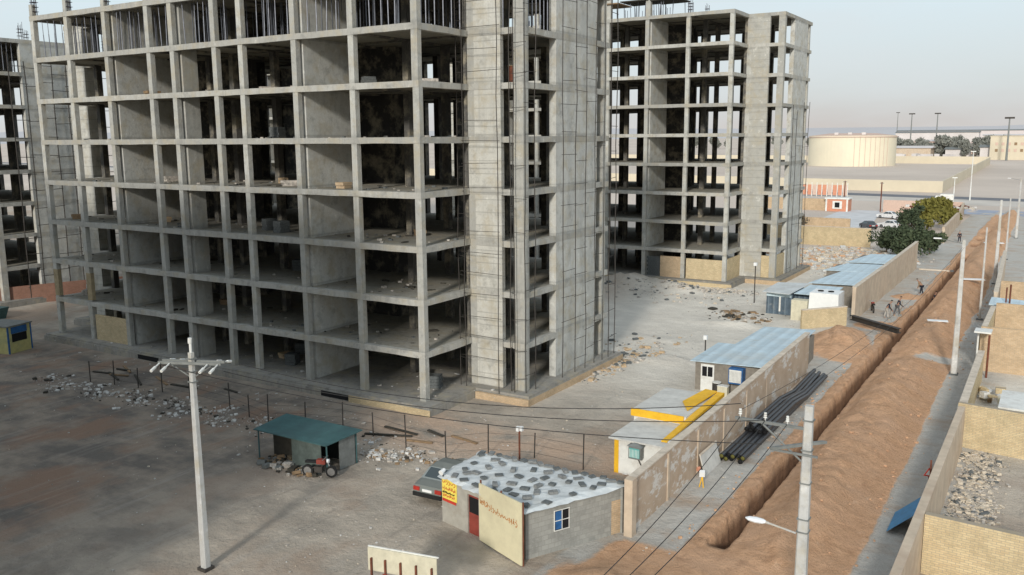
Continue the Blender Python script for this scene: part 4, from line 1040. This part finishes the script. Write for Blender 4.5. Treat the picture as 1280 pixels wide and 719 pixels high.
wseg('front_panel', (-32.6, 30.5), (-30.6, 30.55), GZ, .98, .03, 'shade_tin', t)
wseg('inner_cloth', (-34.7, 31.2), (-32.8, 31.2), GZ, .8, .03, 'timber_dark', t)
rubble('junk', 'mixed scrap piled under the front of the green shelter', [(-32.6, 30.0, .9, .25), (-31.4, 30.0, .5, .2), (-33.3, 30.6, .8, .3)], 90, .12, .5, ['rubble_mat', 'timber_dark', 'grey_tin', 'timber', 'leaf_dry'], 31, flat=.8)
def motorbike(label, loc, rz):
    t = thing('motorbike', label, 'motorbike', loc, rz)
    for y in (0, 1.25):
        wh = MB().tube((-.05, y, .3), (.05, y, .3), .3, n=16).build('wheel', 'tyre', t); MB().tube((-.055, y, .3), (.055, y, .3), .2, n=12).build('rim', 'chrome', wh)
    MB().tube((0, 0, .3), (0, .55, .55), .04).tube((0, .55, .35), (0, .95, .75), .05).box(-.12, .4, .25, .12, .8, .55).build('frame', 'steel_dark', t)
    MB().tube((0, 1.25, .3), (0, 1.0, .95), .035).build('fork', 'chrome', t)
    MB().tube((-.33, .95, 1.0), (.33, .95, 1.0), .025).build('handlebar', 'chrome', t)
    MB().cbox((0, .75, .8), (.26, .45, .22)).build('fuel_tank', 'door_red', t)
    MB().cbox((0, .25, .78), (.24, .65, .1)).build('saddle', 'tyre', t)
    MB().tube((0, 1.05, .85), (0, 1.15, .85), .1, n=10).build('headlight', 'lamp_glass', t)
    return t
motorbike('motorbike parked at the open end of the green shelter', (-30.9, 29.9, GZ), -1.2)
motorbike('motorbike lying beside the tan wall on the dirt road', (-14.4, 87.2, GZ-.0), .3)

# ------------------------------------------------------------------ yellow and blue cabin at the left edge
t = thing('kiosk_cabin', 'small yellow cabin with blue framed window at the left edge', 'cabin', (-69.55, 36.1, GZ), .24)
MB().box(-2.9, 0, 0, 0, 2.2, 2.15).build('body', 'cabin_yellow', t)
MB().box(-3.0, -.1, 2.15, .1, 2.3, 2.25).build('roof', 'grey_tin', t)
MB().box(.003, .35, .9, .02, 1.75, 1.55).build('window', 'black_void', t)
MB().box(.003, .3, 1.57, .03, 1.8, 2.1).build('blue_panel', 'blue_paint', t)
for y in (0.0, 2.14): MB().box(.003, y-.04 if y else y, 0, .035, y+.08, 2.15).build('corner_trim', 'blue_paint', t)
MB().box(-.06, -.03, 0, 0, -.003, 2.15).build('corner_trim', 'blue_paint', t)
t = thing('metal_skip', 'dark low metal box on the grey ground at the left edge', 'skip', (-85.6, 42.8, GZ), .25)
MB().hexa([(-1.4, -.7, 0), (1.4, -.7, 0), (1.4, .7, 0), (-1.4, .7, 0)], [(-1.7, -.9, 1.1), (1.7, -.9, 1.1), (1.7, .9, 1.1), (-1.7, .9, 1.1)]).build('body', 'green_tin', t)
MB().box(-1.75, -.95, 1.1, 1.75, -.8, 1.18).build('rim', 'steel_dark', t)

# ------------------------------------------------------------------ white hut with yellow trim
t = thing('white_hut', 'white hut with yellow painted trim behind the boundary wall', 'hut', (0, 0, 0))
MB().box(-18.0, 38.25, GZ, -14.85, 41.6, 1.2).build('wall_body', 'white_paint', t)
MB().box(-18.25, 38.0, 1.2, -14.75, 41.6, 1.28).build('roof', 'roof_felt', t)
MB().box(-18.03, 38.22, GZ, -17.8, 38.247, 1.19).build('yellow_corner', 'yellow_paint', t); MB().box(-15.2, 38.22, GZ, -14.97, 38.247, 1.19).build('yellow_corner', 'yellow_paint', t)
MB().box(-18.5, 41.62, GZ, -15.6, 46.2, 1.62).build('wall_body', 'white_paint', t)
MB().box(-18.6, 41.65, 1.62, -15.6, 46.3, 1.70).build('roof', 'roof_felt', t)
MB().box(-18.65, 41.53, 1.34, -15.7, 41.615, 1.74).build('yellow_fascia', 'yellow_paint', t)
MB().hexa([(-15.7, 38.6, 1.3), (-15.4, 38.6, 1.3), (-15.1, 46.2, 1.72), (-15.5, 46.2, 1.72)], [(-15.7, 38.6, 1.36), (-15.4, 38.6, 1.36), (-15.1, 46.2, 1.92), (-15.5, 46.2, 1.92)]).build('yellow_trim', 'yellow_paint', t)
MB().hexa([(-16.7, 44.0, 1.73), (-15.9, 42.6, 1.73), (-15.5, 46.1, 1.93), (-16.2, 46.2, 1.93)], [(-16.7, 44.0, 1.79), (-15.9, 42.6, 1.79), (-15.5, 46.1, 1.99), (-16.2, 46.2, 1.99)]).build('yellow_panel', 'yellow_paint', t)
MB().box(-15.4, 38.7, 1.282, -14.8, 46.0, 1.33).build('gutter', 'sheet_white', t)
t = thing('air_cooler', 'turquoise fronted evaporative cooler on the white hut wall', 'air cooler', (-16.75, 38.15, .45))
MB().box(-.32, -.35, 0, .32, .05, .62).build('body', 'grey_tin', t); MB().box(-.27, -.375, .08, .27, -.352, .55).build('grille', 'turquoise', t)
mb = MB()
for i in range(7): mb.box(-.25+i*.075, -.39, .1, -.225+i*.075, -.377, .5)
mb.build('louvre', 'white_paint', t); MB().tube((.05, -.1, 0), (.3, 0, -.55), .025).tube((.3, 0, -.55), (.3, 0, -1.0), .02).build('pipe', 'steel_dark', t)
MB().hexa([(-.4, -.4, .64), (.4, -.4, .64), (.4, .1, .64), (-.4, .1, .64)], [(-.1, -.2, .78), (.1, -.2, .78), (.1, 0, .78), (-.1, 0, .78)]).build('hood', 'grey_tin', t)

# ------------------------------------------------------------------ blue roofed shed
t = thing('blue_roofed_shed', 'grey walled shed with pale blue sheet roof behind the boundary wall', 'shed', (0, 0, 0))
MB().box(-19.75, 54.2, GZ, -14.75, 59.2, 1.38).build('wall_body', 'tan_plaster', t).data.materials[0] = plain('shed_wall', (.24, .215, .18), .95, var=.15)
MB().box(-18.6, 59.2, GZ, -14.9, 66.0, 1.38).build('wall_body', 'shed_wall', t)
MB().hexa([(-20.0, 53.9, 1.40), (-14.75, 54.1, 1.52), (-14.75, 59.4, 1.6), (-20.0, 59.4, 1.48)], [(-20.0, 53.9, 1.45), (-14.75, 54.1, 1.57), (-14.75, 59.4, 1.65), (-20.0, 59.4, 1.53)]).build('roof', 'blue_roof', t)
MB().hexa([(-18.85, 59.42, 1.46), (-14.8, 59.42, 1.6), (-14.9, 66.4, 1.62), (-18.7, 66.2, 1.5)], [(-18.85, 59.42, 1.51), (-14.8, 59.42, 1.65), (-14.9, 66.4, 1.67), (-18.7, 66.2, 1.55)]).build('roof', 'blue_roof', t)
dr = MB().box(-19.35, 54.14, GZ, -18.45, 54.19, 1.25).build('door', 'white_paint', t)
MB().box(-19.25, 54.125, .45, -18.93, 54.138, 1.1).build('window_pane', 'black_void', dr); MB().box(-18.87, 54.125, .45, -18.55, 54.138, 1.1).build('window_pane', 'black_void', dr)
t = thing('air_cooler', 'blue framed white cooler box on the grey shed front', 'air cooler', (-16.8, 53.85, .35))
MB().box(-.5, -.3, 0, .42, .33, 1.0).build('body', 'blue_paint', t); MB().box(-.44, -.325, .1, .34, -.302, .92).build('grille', 'white_paint', t)
mb = MB()
for i in range(9): mb.box(-.4+i*.085, -.335, .15, -.385+i*.085, -.326, .85)
mb.build('louvre', 'grey_tin', t)
MB().box(-.45, -.2, -.95, -.4, -.15, 0).box(.3, -.2, -.95, .35, -.15, 0).build('leg', 'steel_dark', t)
t = thing('white_cabinet', 'white cabinet standing against the grey shed front', 'cabinet', (-17.6, 53.5, GZ))
MB().box(-.3, -.25, 0, .35, .2, .75).build('body', 'cream_paint', t); MB().box(-.32, -.27, .75, .37, .22, .79).build('top', 'white_paint', t)
t = thing('oil_drum', 'dark drum with pale lid beside the white shed door', 'drum', (-18.1, 53.7, GZ))
MB().tube((0, 0, 0), (0, 0, .85), .28, n=14).build('body', 'steel_dark', t); MB().tube((0, 0, .852), (0, 0, .9), .29, n=14).build('lid', 'white_paint', t)

# ------------------------------------------------------------------ huts further back
t = thing('blue_hut', 'slate blue hut with pale twin roof in front of the second tower', 'hut', (0, 0, 0))
MB().box(-23.1, 82.1, GZ, -20.7, 86.2, 1.45).build('wall_body', 'slate_tin', t)
MB().box(-20.7, 82.9, GZ, -17.4, 86.2, 1.45).build('wall_body', 'slate_tin', t)
MB().hexa([(-23.4, 81.6, 1.5), (-20.6, 80.6, 1.62), (-20.3, 86.9, 1.75), (-23.4, 87.0, 1.6)], [(-23.4, 81.6, 1.56), (-20.6, 80.6, 1.68), (-20.3, 86.9, 1.81), (-23.4, 87.0, 1.66)]).build('roof', 'sheet_white', t)
MB().hexa([(-20.55, 82.0, 1.50), (-17.2, 81.9, 1.50), (-17.2, 87, 1.6), (-20.28, 87, 1.6)], [(-20.55, 82.0, 1.55), (-17.2, 81.9, 1.55), (-17.2, 87, 1.65), (-20.28, 87, 1.65)]).build('roof', 'blue_roof', t)
MB().box(-21.9, 82.04, GZ+.3, -21.75, 82.09, 1.3).build('door_frame', 'white_paint', t); MB().box(-23.1, 82.03, 1.1, -20.8, 82.08, 1.44).build('fascia', 'blue_roof', t)
t = thing('cream_wall_stub', 'short cream wall between the blue hut and the white tank', 'wall', (-20.3, 80.2, GZ))
MB().box(0, 0, 0, 1.4, 1.0, 1.85).build('wall_body', 'cream_paint', t)
t = thing('water_tank', 'white box shaped water tank with two black lids', 'water tank', (-17.6, 81.7, GZ))
mb = MB(); mb.hexa([(-1.3, -1.2, 0), (1.4, -1.2, 0), (1.4, 1.4, 0), (-1.3, 1.4, 0)], [(-1.2, -1.1, 2.6), (1.3, -1.1, 2.6), (1.3, 1.3, 2.6), (-1.2, 1.3, 2.6)]); mb.build('body', 'white_plastic', t)
for x in (-.5, .4): MB().tube((x, .1, 2.603), (x, .1, 2.68), .26, n=14).build('lid', 'tyre', t)
MB().box(-1.8, -1.1, .0, -1.26, -.2, .9).build('outlet_box', 'white_paint', t)
roofs = [(-20.8, 88.5, -15.5, 97.5, 1.55, 'long pale blue sheet roof nearest the white water tank'), (-21.6, 98.2, -15.6, 104.5, 1.5, 'pale blue sheet roof in the middle of the row behind the tank'), (-20.6, 105, -15.4, 113.5, 1.6, 'pale blue sheet roof farthest along the tan wall')]
for (a, b_, c_, d_, z, lb) in roofs:
    t = thing('blue_roofed_shed', lb, 'shed', (0, 0, 0), group='blue roofed sheds along the tan wall')
    MB().box(a+.3, b_+.2, GZ, c_-.05, d_-.2, z-.05).build('wall_body', 'shed_wall', t)
    MB().hexa([(a, b_, z), (c_, b_, z+.12), (c_, d_, z+.15), (a+1.2, d_, z+.03)], [(a, b_, z+.05), (c_, b_, z+.17), (c_, d_, z+.2), (a+1.2, d_, z+.08)]).build('roof', 'blue_roof', t)

# ------------------------------------------------------------------ pipes, beam, boards by the wall
plain('pipe_end', (.13, .12, .03), .8)
rp = random.Random(4)
for st, (v0_, ln, cnt) in enumerate(((42.6, 12.5, 10), (46.6, 14.6, 10))):
    for i in range(cnt):
        r_ = .125; row = 0 if i < 5 else 1; k = i if row == 0 else i-5
        x = -14.0 + k*.262 + row*.131 + .12*st; z = GZ + r_ + row*.222 + .0*st
        if st == 1 and row == 0: x += .0
        s0 = v0_+rp.uniform(-.4, .5); zz = z + (.44 if st == 1 else 0); mb = MB()
        mb.path([(0, 0, 0), (rp.uniform(-.03, .03), ln*.4, -.05*st), (rp.uniform(-.05, .05), ln*.62, -.40*st), (rp.uniform(-.12, .05)-.1*st, ln+rp.uniform(-.5, .5), -.42*st)], r_, 12)
        mb.m = 1; mb.tube((0, -.005, 0), (0, -.004, 0), r_*.86, n=12)
        o = mb.build('plastic_pipe', ['pipe_black', 'pipe_end' if st == 0 and i % 2 else 'black_void'], None, True, (x, s0, zz))
        tag(o, 'long black plastic pipe stacked beside the boundary wall', 'pipe', 'black pipes stacked beside the wall')
t = thing('pale_board', 'pale board leaning on the boundary wall in front of the pipes', 'board', (-13.95, 40.0, GZ))
MB().hexa([(0, 0, 0), (.06, 0, 0), (.06, 2.3, 0), (0, 2.3, 0)], [(-.3, 0, 1.05), (-.24, 0, 1.05), (-.24, 2.3, 1.05), (-.3, 2.3, 1.05)]).build('panel', 'roof_felt', t); MB().box(-.3, -.05, 1.05, -.2, 2.35, 1.09).build('edge_strip', 'coping', t)
t = thing('water_standpipe', 'yellow legged white standpipe beside the boundary wall', 'standpipe', (-13.7, 38.6, GZ))
MB().tube((0, 0, 0), (.12, .05, .55), .03).tube((.2, 0, 0), (.12, .05, .55), .03).build('leg', 'yellow_paint', t); MB().cbox((.1, .05, .68), (.26, .2, .26), .4, .3).build('white_box', 'white_plastic', t); MB().cbox((-.1, .1, .85), (.16, .1, .2), .9, .3).build('red_valve', 'orange_panel', t)
t = thing('steel_beam', 'dark steel beam lying across the trench beside the dirt heap', 'beam', (-15.0, 80.2, 0))
a, b_ = Vector((0, 0, -.05)), Vector((4.5, -4.3, .05)); d = (b_-a).normalized(); s = d.cross(Vector((0, 0, 1))).normalized()
mb = MB()
def bar(o_, w_, h_, z):
    P = [a+s*(-w_/2), b_+s*(-w_/2), b_+s*(w_/2), a+s*(w_/2)]
    mb.hexa([p+Vector((0, 0, z)) for p in P], [p+Vector((0, 0, z+h_)) for p in P])
bar(0, .42, .06, 0); bar(0, .08, .3, .062); bar(0, .42, .06, .364); mb.build('beam_body', 'steel_dark', t)
for (u, v, L_, w_, rz, lb) in ((-9.0, 81.0, 1.6, .7, .2, 'white sheet lying on the mound near the workers'), (-8.6, 106, 2.2, 1.0, .3, 'white sheet lying on the far mound'), (-9.4, 146, 2.6, 1.2, .2, 'white sheet far up the dirt mound')):
    t = thing('white_sheet', lb, 'sheet', (u, v, height(u, v)[0]+.08), rz, 'white sheets left on the mound')
    MB().box(0, 0, 0, L_, w_, .05).build('panel', 'white_plastic', t); MB().box(.1, .1, -.06, .2, w_-.1, -.003).build('batten', 'timber', t)
t = thing('string_line', 'pale kerb strip laid across the dirt road beyond the workers', 'kerb', (-14.6, 118.6, GZ))
MB().box(0, 0, 0, 3.4, .3, .16).build('strip', 'coping', t); MB().box(3.5, 0, 0, 3.9, .3, .2).build('end_block', 'block_grey', t)

# ------------------------------------------------------------------ people
def skin(name, pts, edges, radii, mat, parent, sub=1):
    me = bpy.data.meshes.new(name); me.from_pydata(pts, edges, []); me.materials.append(MATS[mat])
    o = put(name, me, parent); md = o.modifiers.new('Skin', 'SKIN'); md.use_smooth_shade = True
    for i, r_ in enumerate(radii):
        sv = me.skin_vertices[0].data[i]; sv.radius = (r_, r_) if not isinstance(r_, tuple) else r_; sv.use_root = (i == 0)
    sb = o.modifiers.new('Sub', 'SUBSURF'); sb.levels = sub; sb.render_levels = sub
    return o
def person(label, loc, rz, bend=0., top='cloth_navy', low='cloth_grey', stride=.12, arms=.3, hat=None):
    t = thing('person', label, 'person', loc, rz)
    hip = Vector((0, 0, .93)); c, s_ = math.cos(bend), math.sin(bend)
    def up(x, y, z): v_ = Vector((x, y*c+z*s_, -y*s_+z*c)); return hip+v_
    V = [hip, up(0, 0, .25), up(0, .01, .48), up(0, .01, .58), up(0, .04, .70), up(0, .03, .80)]; E_ = [(0, 1), (1, 2), (2, 3), (3, 4), (4, 5)]; Rr = [(.16, .11), (.145, .10), (.17, .105), .055, .085, .075]
    for sd in (-1, 1):
        k = len(V); V += [up(sd*.19, .0, .47), up(sd*.26, .04+arms*.2, .20), up(sd*.25, .12+arms*.75, -.02+arms*.2), up(sd*.25, .15+arms*.95, -.10+arms*.22)]
        E_ += [(2, k), (k, k+1), (k+1, k+2), (k+2, k+3)]; Rr += [.06, .046, .036, .035]
        k = len(V); V += [Vector((sd*.09, 0, .88)), Vector((sd*.10, sd*stride+.03, .50)), Vector((sd*.10, sd*stride*1.6-.02, .09)), Vector((sd*.10, sd*stride*1.6+.14, .05))]
        E_ += [(0, k), (k, k+1), (k+1, k+2), (k+2, k+3)]; Rr += [.095, .062, .045, .042]
    skin('body', [tuple(v_) for v_ in V], E_, Rr, 'skin', t)
    J = [V[0], V[1], V[2]]; JE = [(0, 1), (1, 2)]; JR = [(.19, .135), (.165, .12), (.19, .125)]
    for q in (6, 14):
        k = len(J); J += [V[q], V[q+1], V[q+2]]; JE += [(2, k), (k, k+1), (k+1, k+2)]; JR += [.075, .06, .048]
    skin('jacket', [tuple(v_) for v_ in J], JE, JR, top, t)
    T = [V[0]-Vector((0, 0, .01))]; TE = []; TR = [(.18, .13)]
    for q in (10, 18):
        k = len(T); T += [V[q], V[q+1], V[q+2]]; TE += [(0, k), (k, k+1), (k+1, k+2)]; TR += [.11, .08, .062]
    skin('trousers', [tuple(v_) for v_ in T], TE, TR, low, t)
    h = V[5]
    mb = MB(); cx = h+Vector((0, -.01, .035))
    for i in range(8):
        for j in range(3):
            def q(i_, j_): a_ = 2*PI*i_/8; e_ = j_*PI/6; return (cx.x+.095*math.cos(a_)*math.cos(e_), cx.y+.105*math.sin(a_)*math.cos(e_), cx.z+.09*math.sin(e_))
            mb.quad([q(i, j), q(i+1, j), q(i+1, j+1), q(i, j+1)])
    mb.build('hair', hat or 'hair', t, True)
    return t
person('dark dressed person walking alone on the far end of the dirt road', (-13.3, 152.4, GZ), 3.0, 0.05, 'cloth_navy', 'cloth_navy', .14, .1)
person('worker in dark jacket bending over, left of the pair by the trench', (-12.95, 85.2, GZ), -1.4, .5, 'cloth_navy', 'cloth_light', .1, .5)
person('worker in dark jacket leaning forward, right of the pair by the trench', (-12.35, 87.2, GZ), -1.2, .35, 'cloth_navy', 'cloth_grey', .14, .5)
person('worker standing down in the trench beside the pole', (-11.1, 103.5, height(-11.1, 103.5)[0]), -1.7, .3, 'cloth_navy', 'cloth_navy', .1, .4)
person('worker stooping at the trench edge in brown clothes', (-11.9, 100.0, height(-11.9, 100.0)[0]), 1.4, .7, 'timber', 'cloth_navy', .1, .4)
for (x, y, rz, lb) in ((-12.55, 84.5, .2, 'shovel stuck upright beside the left worker'), (-11.95, 86.5, .3, 'shovel stuck upright beside the right worker')):
    t = thing('shovel', lb, 'shovel', (x, y, GZ), rz)
    MB().tube((0, 0, .2), (.1, -.1, 1.5), .02).build('shaft', 'timber', t); MB().cbox((0, 0, .12), (.24, .03, .3), 0, -.1).build('blade', 'grey_tin', t)

# ------------------------------------------------------------------ trees
def tree(label, loc, h, r_, mat, n, seed, group=None, leaf=.16, squash=1., name='leafy_tree', cat='tree', trunkh=.4, clumps=16):
    rnd = random.Random(seed); t = thing(name, label, cat, loc, 0, group)
    mb = MB(); top = Vector((0, 0, h*trunkh)); mb.tube((0, 0, -.1), top, .05*h*.6, .03*h*.6, n=7)
    cl = []
    for i in range(clumps):
        a = rnd.uniform(0, 2*PI); q = rnd.uniform(.1, .85)*r_; z = rnd.uniform(.28, .9)*h
        c = Vector((q*math.cos(a), q*math.sin(a)*1.0, z)); q2 = r_*rnd.uniform(.25, .48)*(1.15-.45*z/h); cl.append((c, q2))
        mb.tube(top*rnd.uniform(.5, 1), c, .012*h, .004*h, n=5)
    cl.append((Vector((0, 0, h*.72)), r_*.5))
    mb.build('trunk', 'bark', t)
    mb = MB()
    for i in range(n):
        c, q2 = rnd.choice(cl); d = Vector((rnd.gauss(0, 1), rnd.gauss(0, 1), rnd.gauss(0, 1)*squash)).normalized()*q2*rnd.uniform(.45, 1.08)
        p_ = c+d; a_ = Vector((rnd.gauss(0, 1), rnd.gauss(0, 1), rnd.gauss(0, .6))).normalized(); b2 = a_.orthogonal().normalized(); b2.rotate(Matrix.Rotation(rnd.uniform(0, 6), 3, a_)); s = leaf*rnd.uniform(.6, 1.4)
        c2 = a_.cross(b2); mb.quad([p_-b2*s, p_-c2*s*.55, p_+b2*s, p_+c2*s*.55])
    mb.build('crown', mat, t)
    return t
G1 = 'green trees behind the tan wall'
tree('broad dark green tree directly behind the end of the tan wall', (-17.6, 129, GZ), 4.3, 2.9, 'leaf_green', 2600, 1, G1, .2, clumps=24)
tree('dark green tree at the left end of the green clump', (-20.6, 132, GZ), 4.0, 2.3, 'leaf_green', 1900, 2, G1, .2, clumps=20)
tree('tallest pointed dark green tree of the clump', (-19.2, 141, GZ), 6.6, 2.2, 'leaf_green', 2500, 3, G1, .2, clumps=28)
tree('low dark green bush spilling over the road side of the wall', (-15.4, 135, GZ), 3.2, 2.2, 'leaf_green', 2400, 4, G1, .22)
tree('round yellow green tree left of the wide yellow bush', (-20.3, 172, GZ), 5.2, 3.0, 'leaf_yellow', 3600, 5, 'yellow trees by the junction', .3)
tree('wide yellow green bush nearest the road junction', (-18.6, 181, GZ), 5.0, 3.0, 'leaf_yellow', 3600, 6, 'yellow trees by the junction', .3)
tree('leafless grey shrub beside the slab yard', (-38.5, 155, GZ), 3.0, 1.8, 'leaf_dry', 700, 7, None, .2, name='dry_shrub', cat='shrub')
proto = [tree('hazy dark tree in the distant row beyond the tank yard', (0, 0, GZ), 13, 6.5, 'leaf_haze', 1100, 30+i, 'hazy trees beyond the tank yard', .8, name='distant_tree', clumps=10) for i in range(3)]
rt = random.Random(8)
for i in range(46):
    o = proto[i] if i < 3 else copy_tree(proto[i % 3])
    s = i/45; o.location = (-140+s*100+rt.uniform(-3, 3), 745+rt.uniform(-45, 60), GZ); o.scale = [rt.uniform(.55, 1.25)]*3; o.rotation_euler.z = rt.uniform(0, 6)

# ------------------------------------------------------------------ tank, sheds, far buildings
t = thing('storage_tank', 'huge round cream storage tank with rusty pink rim', 'storage tank', (-102.5, 520, GZ))
MB().tube((0, 0, 0), (0, 0, 16.3), 22.8, n=72).build('tank_shell', 'tank_paint', t)
MB().tube((0, 0, 15.4), (0, 0, 15.9), 23.2, n=72).build('wind_girder', 'tank_rim', t)
MB().tube((0, 0, 16.3), (0, 0, 17.6), 22.7, 12., n=72).build('roof', 'salmon', t)
for i in range(3): MB().box(-6+i*7, -17, 16.8, -4+i*7, -15, 18.0).build('roof_vent', 'haze_white', t)
for i in range(8):
    a_ = -PI/2+.25+i*.12; MB().tube((22.9*math.cos(a_), 22.9*math.sin(a_), 0), (22.9*math.cos(a_), 22.9*math.sin(a_), 16), .12, n=5).build('shell_rib', 'tank_rim', t)
t = thing('beige_block', 'beige flat roofed block at the right edge of the horizon', 'building', (-44, 660, GZ))
MB().box(0, 0, 0, 60, 40, 15).build('wall_body', 'haze_beige', t)
for i in range(9):
    for j in range(2):
        MB().box(3+i*3.6, -.15, 5.2+j*4.2, 4.6+i*3.6, -.02, 7.0+j*4.2).build('window', 'timber' if (i+j) % 4 == 0 else 'salmon', t)
MB().box(-.3, -.3, 15, 60.3, 40.3, 15.5).build('parapet', 'haze_beige', t)
for i, (u, v, w_, h, m_, lb) in enumerate(((-190, 1230, 95, 19, 'haze_white', 'long white industrial shed on the horizon right of the tank'), (-92, 1250, 60, 15, 'haze_white', 'white industrial shed nearest the beige block'), (-230, 1500, 180, 22, 'haze_wall', 'faint pink hall behind the white sheds'), (-110, 700, 26, 7, 'tan_plaster', 'low tan shed among the hazy trees'), (-75, 705, 15, 6, 'haze_white', 'small white shed among the hazy trees'), (-125, 960, 30, 10, 'salmon', 'low reddish building behind the hazy trees'), (-50, 665, 8, 8, 'haze_white', 'white kiosk beside the beige block'))):
    t = thing('far_building', lb, 'building', (u, v, GZ)); MB().box(0, 0, 0, w_, 20, h).build('wall_body', m_, t)
    MB().hexa([(-1, -1, h), (w_+1, -1, h), (w_+1, 21, h), (-1, 21, h)], [(-1, 9, h+1.6), (w_+1, 9, h+1.6), (w_+1, 11, h+1.6), (-1, 11, h+1.6)]).build('roof', 'haze_white' if i % 2 else 'grey_tin', t)
rf = random.Random(77)
fm = [MB().box(-1, -1, 0, 1, 1, 1).hexa([(-1.05, -1.05, 1), (1.05, -1.05, 1), (1.05, 1.05, 1), (-1.05, 1.05, 1)], [(-1.05, -1.05, 1.06), (1.05, -1.05, 1.06), (1.05, 1.05, 1.06), (-1.05, 1.05, 1.06)]).mesh('far_house', q) for q in ('haze_white', 'haze_wall', 'tan_plaster', 'salmon')]
for i in range(60):
    v = rf.uniform(800, 1500); u = -v*rf.uniform(.045, .19)
    o = put('far_house', rf.choice(fm), None, (u, v, GZ)); o.scale = (rf.uniform(5, 16), rf.uniform(5, 9), rf.uniform(4, 9)); o.rotation_euler = (0, 0, rf.uniform(-.3, .3))
    tag(o, 'tiny pale flat roofed building in the haze beyond the tank yard', 'house', 'tiny houses on the horizon')
for i in range(50):
    o = copy_tree(proto[i % 3]); o.location = (-175+i*2.9+rf.uniform(-4, 4), 780+rf.uniform(-30, 160), GZ); o.scale = [rf.uniform(.3, .75)]*3
    if i % 2: o.location = (-800+i*12, 1100+rf.uniform(-50, 200), GZ); o.scale = [rf.uniform(.8, 1.4)]*3
    o['label'] = 'hazy dark tree in the distant row beyond the tank yard'
for i, (u, v) in enumerate(((-112, 640), (-100, 655), (-96, 640), (-88, 660), (-80, 645), (-74, 650), (-66, 640))):
    t = thing('parked_truck', 'white truck parked in the dusty yard behind the tank', 'truck', (u, v, GZ), rf.uniform(-.5, 1.5), 'trucks parked behind the tank yard')
    MB().box(-1.5, -4, 1.0, 1.5, 3, 3.9).build('cargo_box', 'haze_white', t); MB().box(-1.4, 3.2, .8, 1.4, 5, 3.2).build('cab', 'haze_white', t)
    MB().box(-1.45, -3.5, .0, 1.45, 4.4, .9).build('wheels', 'tyre', t)
# orange booth and fence
t = thing('orange_booth', 'small orange and white gatehouse with one window', 'gatehouse', (-44.8, 202.5, GZ))
MB().box(0, 0, 0, 4.8, 3.5, 2.7).build('wall_body', 'orange_panel', t); MB().box(-.2, -.2, 2.7, 5, 3.7, 3.0).build('roof', 'white_paint', t)
MB().box(1.5, -.12, .6, 3.5, -.02, 2.3).build('window_frame', 'white_paint', t); MB().box(2.0, -.2, .9, 3.0, -.13, 2.0).build('window_pane', 'black_void', t)
for x in (0, 4.4): MB().box(x, -.1, 0, x+.35, -.02, 2.7).build('corner_trim', 'white_paint', t)
t = thing('orange_billboards', 'row of orange panels with white bars beside the far road', 'billboard', (-62, 251.5, GZ))
for i in range(9): MB().box(i*1.35, 0, .4, i*1.35+1.0, .12, 3.2).build('panel', 'orange_panel' if i % 3 != 2 else 'salmon', t); MB().box(i*1.35+1.03, -.05, 0, i*1.35+1.2, .1, 3.8).build('post', 'white_paint', t)
for i, (u, v, h, lb) in enumerate(((-42.0, 208, 6.5, 'grey pole beside the orange gatehouse'), (-33.8, 205.2, 6.5, 'grey pole at the left end of the brown wall'), (-59, 205, 7, 'thin dark pole left of the orange gatehouse'))):
    t = thing('yard_pole', lb, 'pole', (u, v, GZ), group='thin poles around the slab yard'); MB().tube((0, 0, 0), (0, 0, h), .14).build('pole_shaft', 'rust', t); MB().box(-.4, -.08, h-.3, .4, .08, h-.15).build('crosspiece', 'grey_tin', t)
rubble('junk', 'pale scrap heaped on the wall by the road junction', [(-21, 203, 3, 1.5), (-18.5, 201, 1.5, 1.5)], 90, .4, 1.4, ['litter_white', 'rubble_mat', 'rust'], 41, z=1.0)
t = thing('white_truck', 'small white truck on the far road', 'truck', (-22.5, 236, GZ), 1.6)
MB().box(-1, 0, .6, 1, 2.9, 2.4).build('cargo_box', 'white_paint', t); MB().hexa([(-.9, 3.0, .5), (.9, 3.0, .5), (.9, 4.5, .5), (-.9, 4.5, .5)], [(-.85, 3.0, 2.0), (.85, 3.0, 2.0), (.85, 3.9, 2.0), (-.85, 3.9, 2.0)]).build('cab', 'white_paint', t)
for y in (.7, 3.9):
    for s in (-1, 1): MB().tube((s*.75, y, .4), (s*1.0, y, .4), .4, n=12).build('wheel', 'tyre', t)
# dark door leaf / box glimpsed on an upper floor of the first tower
t = thing('red_crate', 'rust red crate standing on an upper floor of the nearest tower', 'crate', (-30.2, 47.8, H1+5*HS+.5))
MB().box(0, 0, 0, 1.1, .5, .95).build('body', 'rust', t); MB().box(-.04, -.04, .95, 1.14, .54, 1.0).build('lid', 'timber', t)
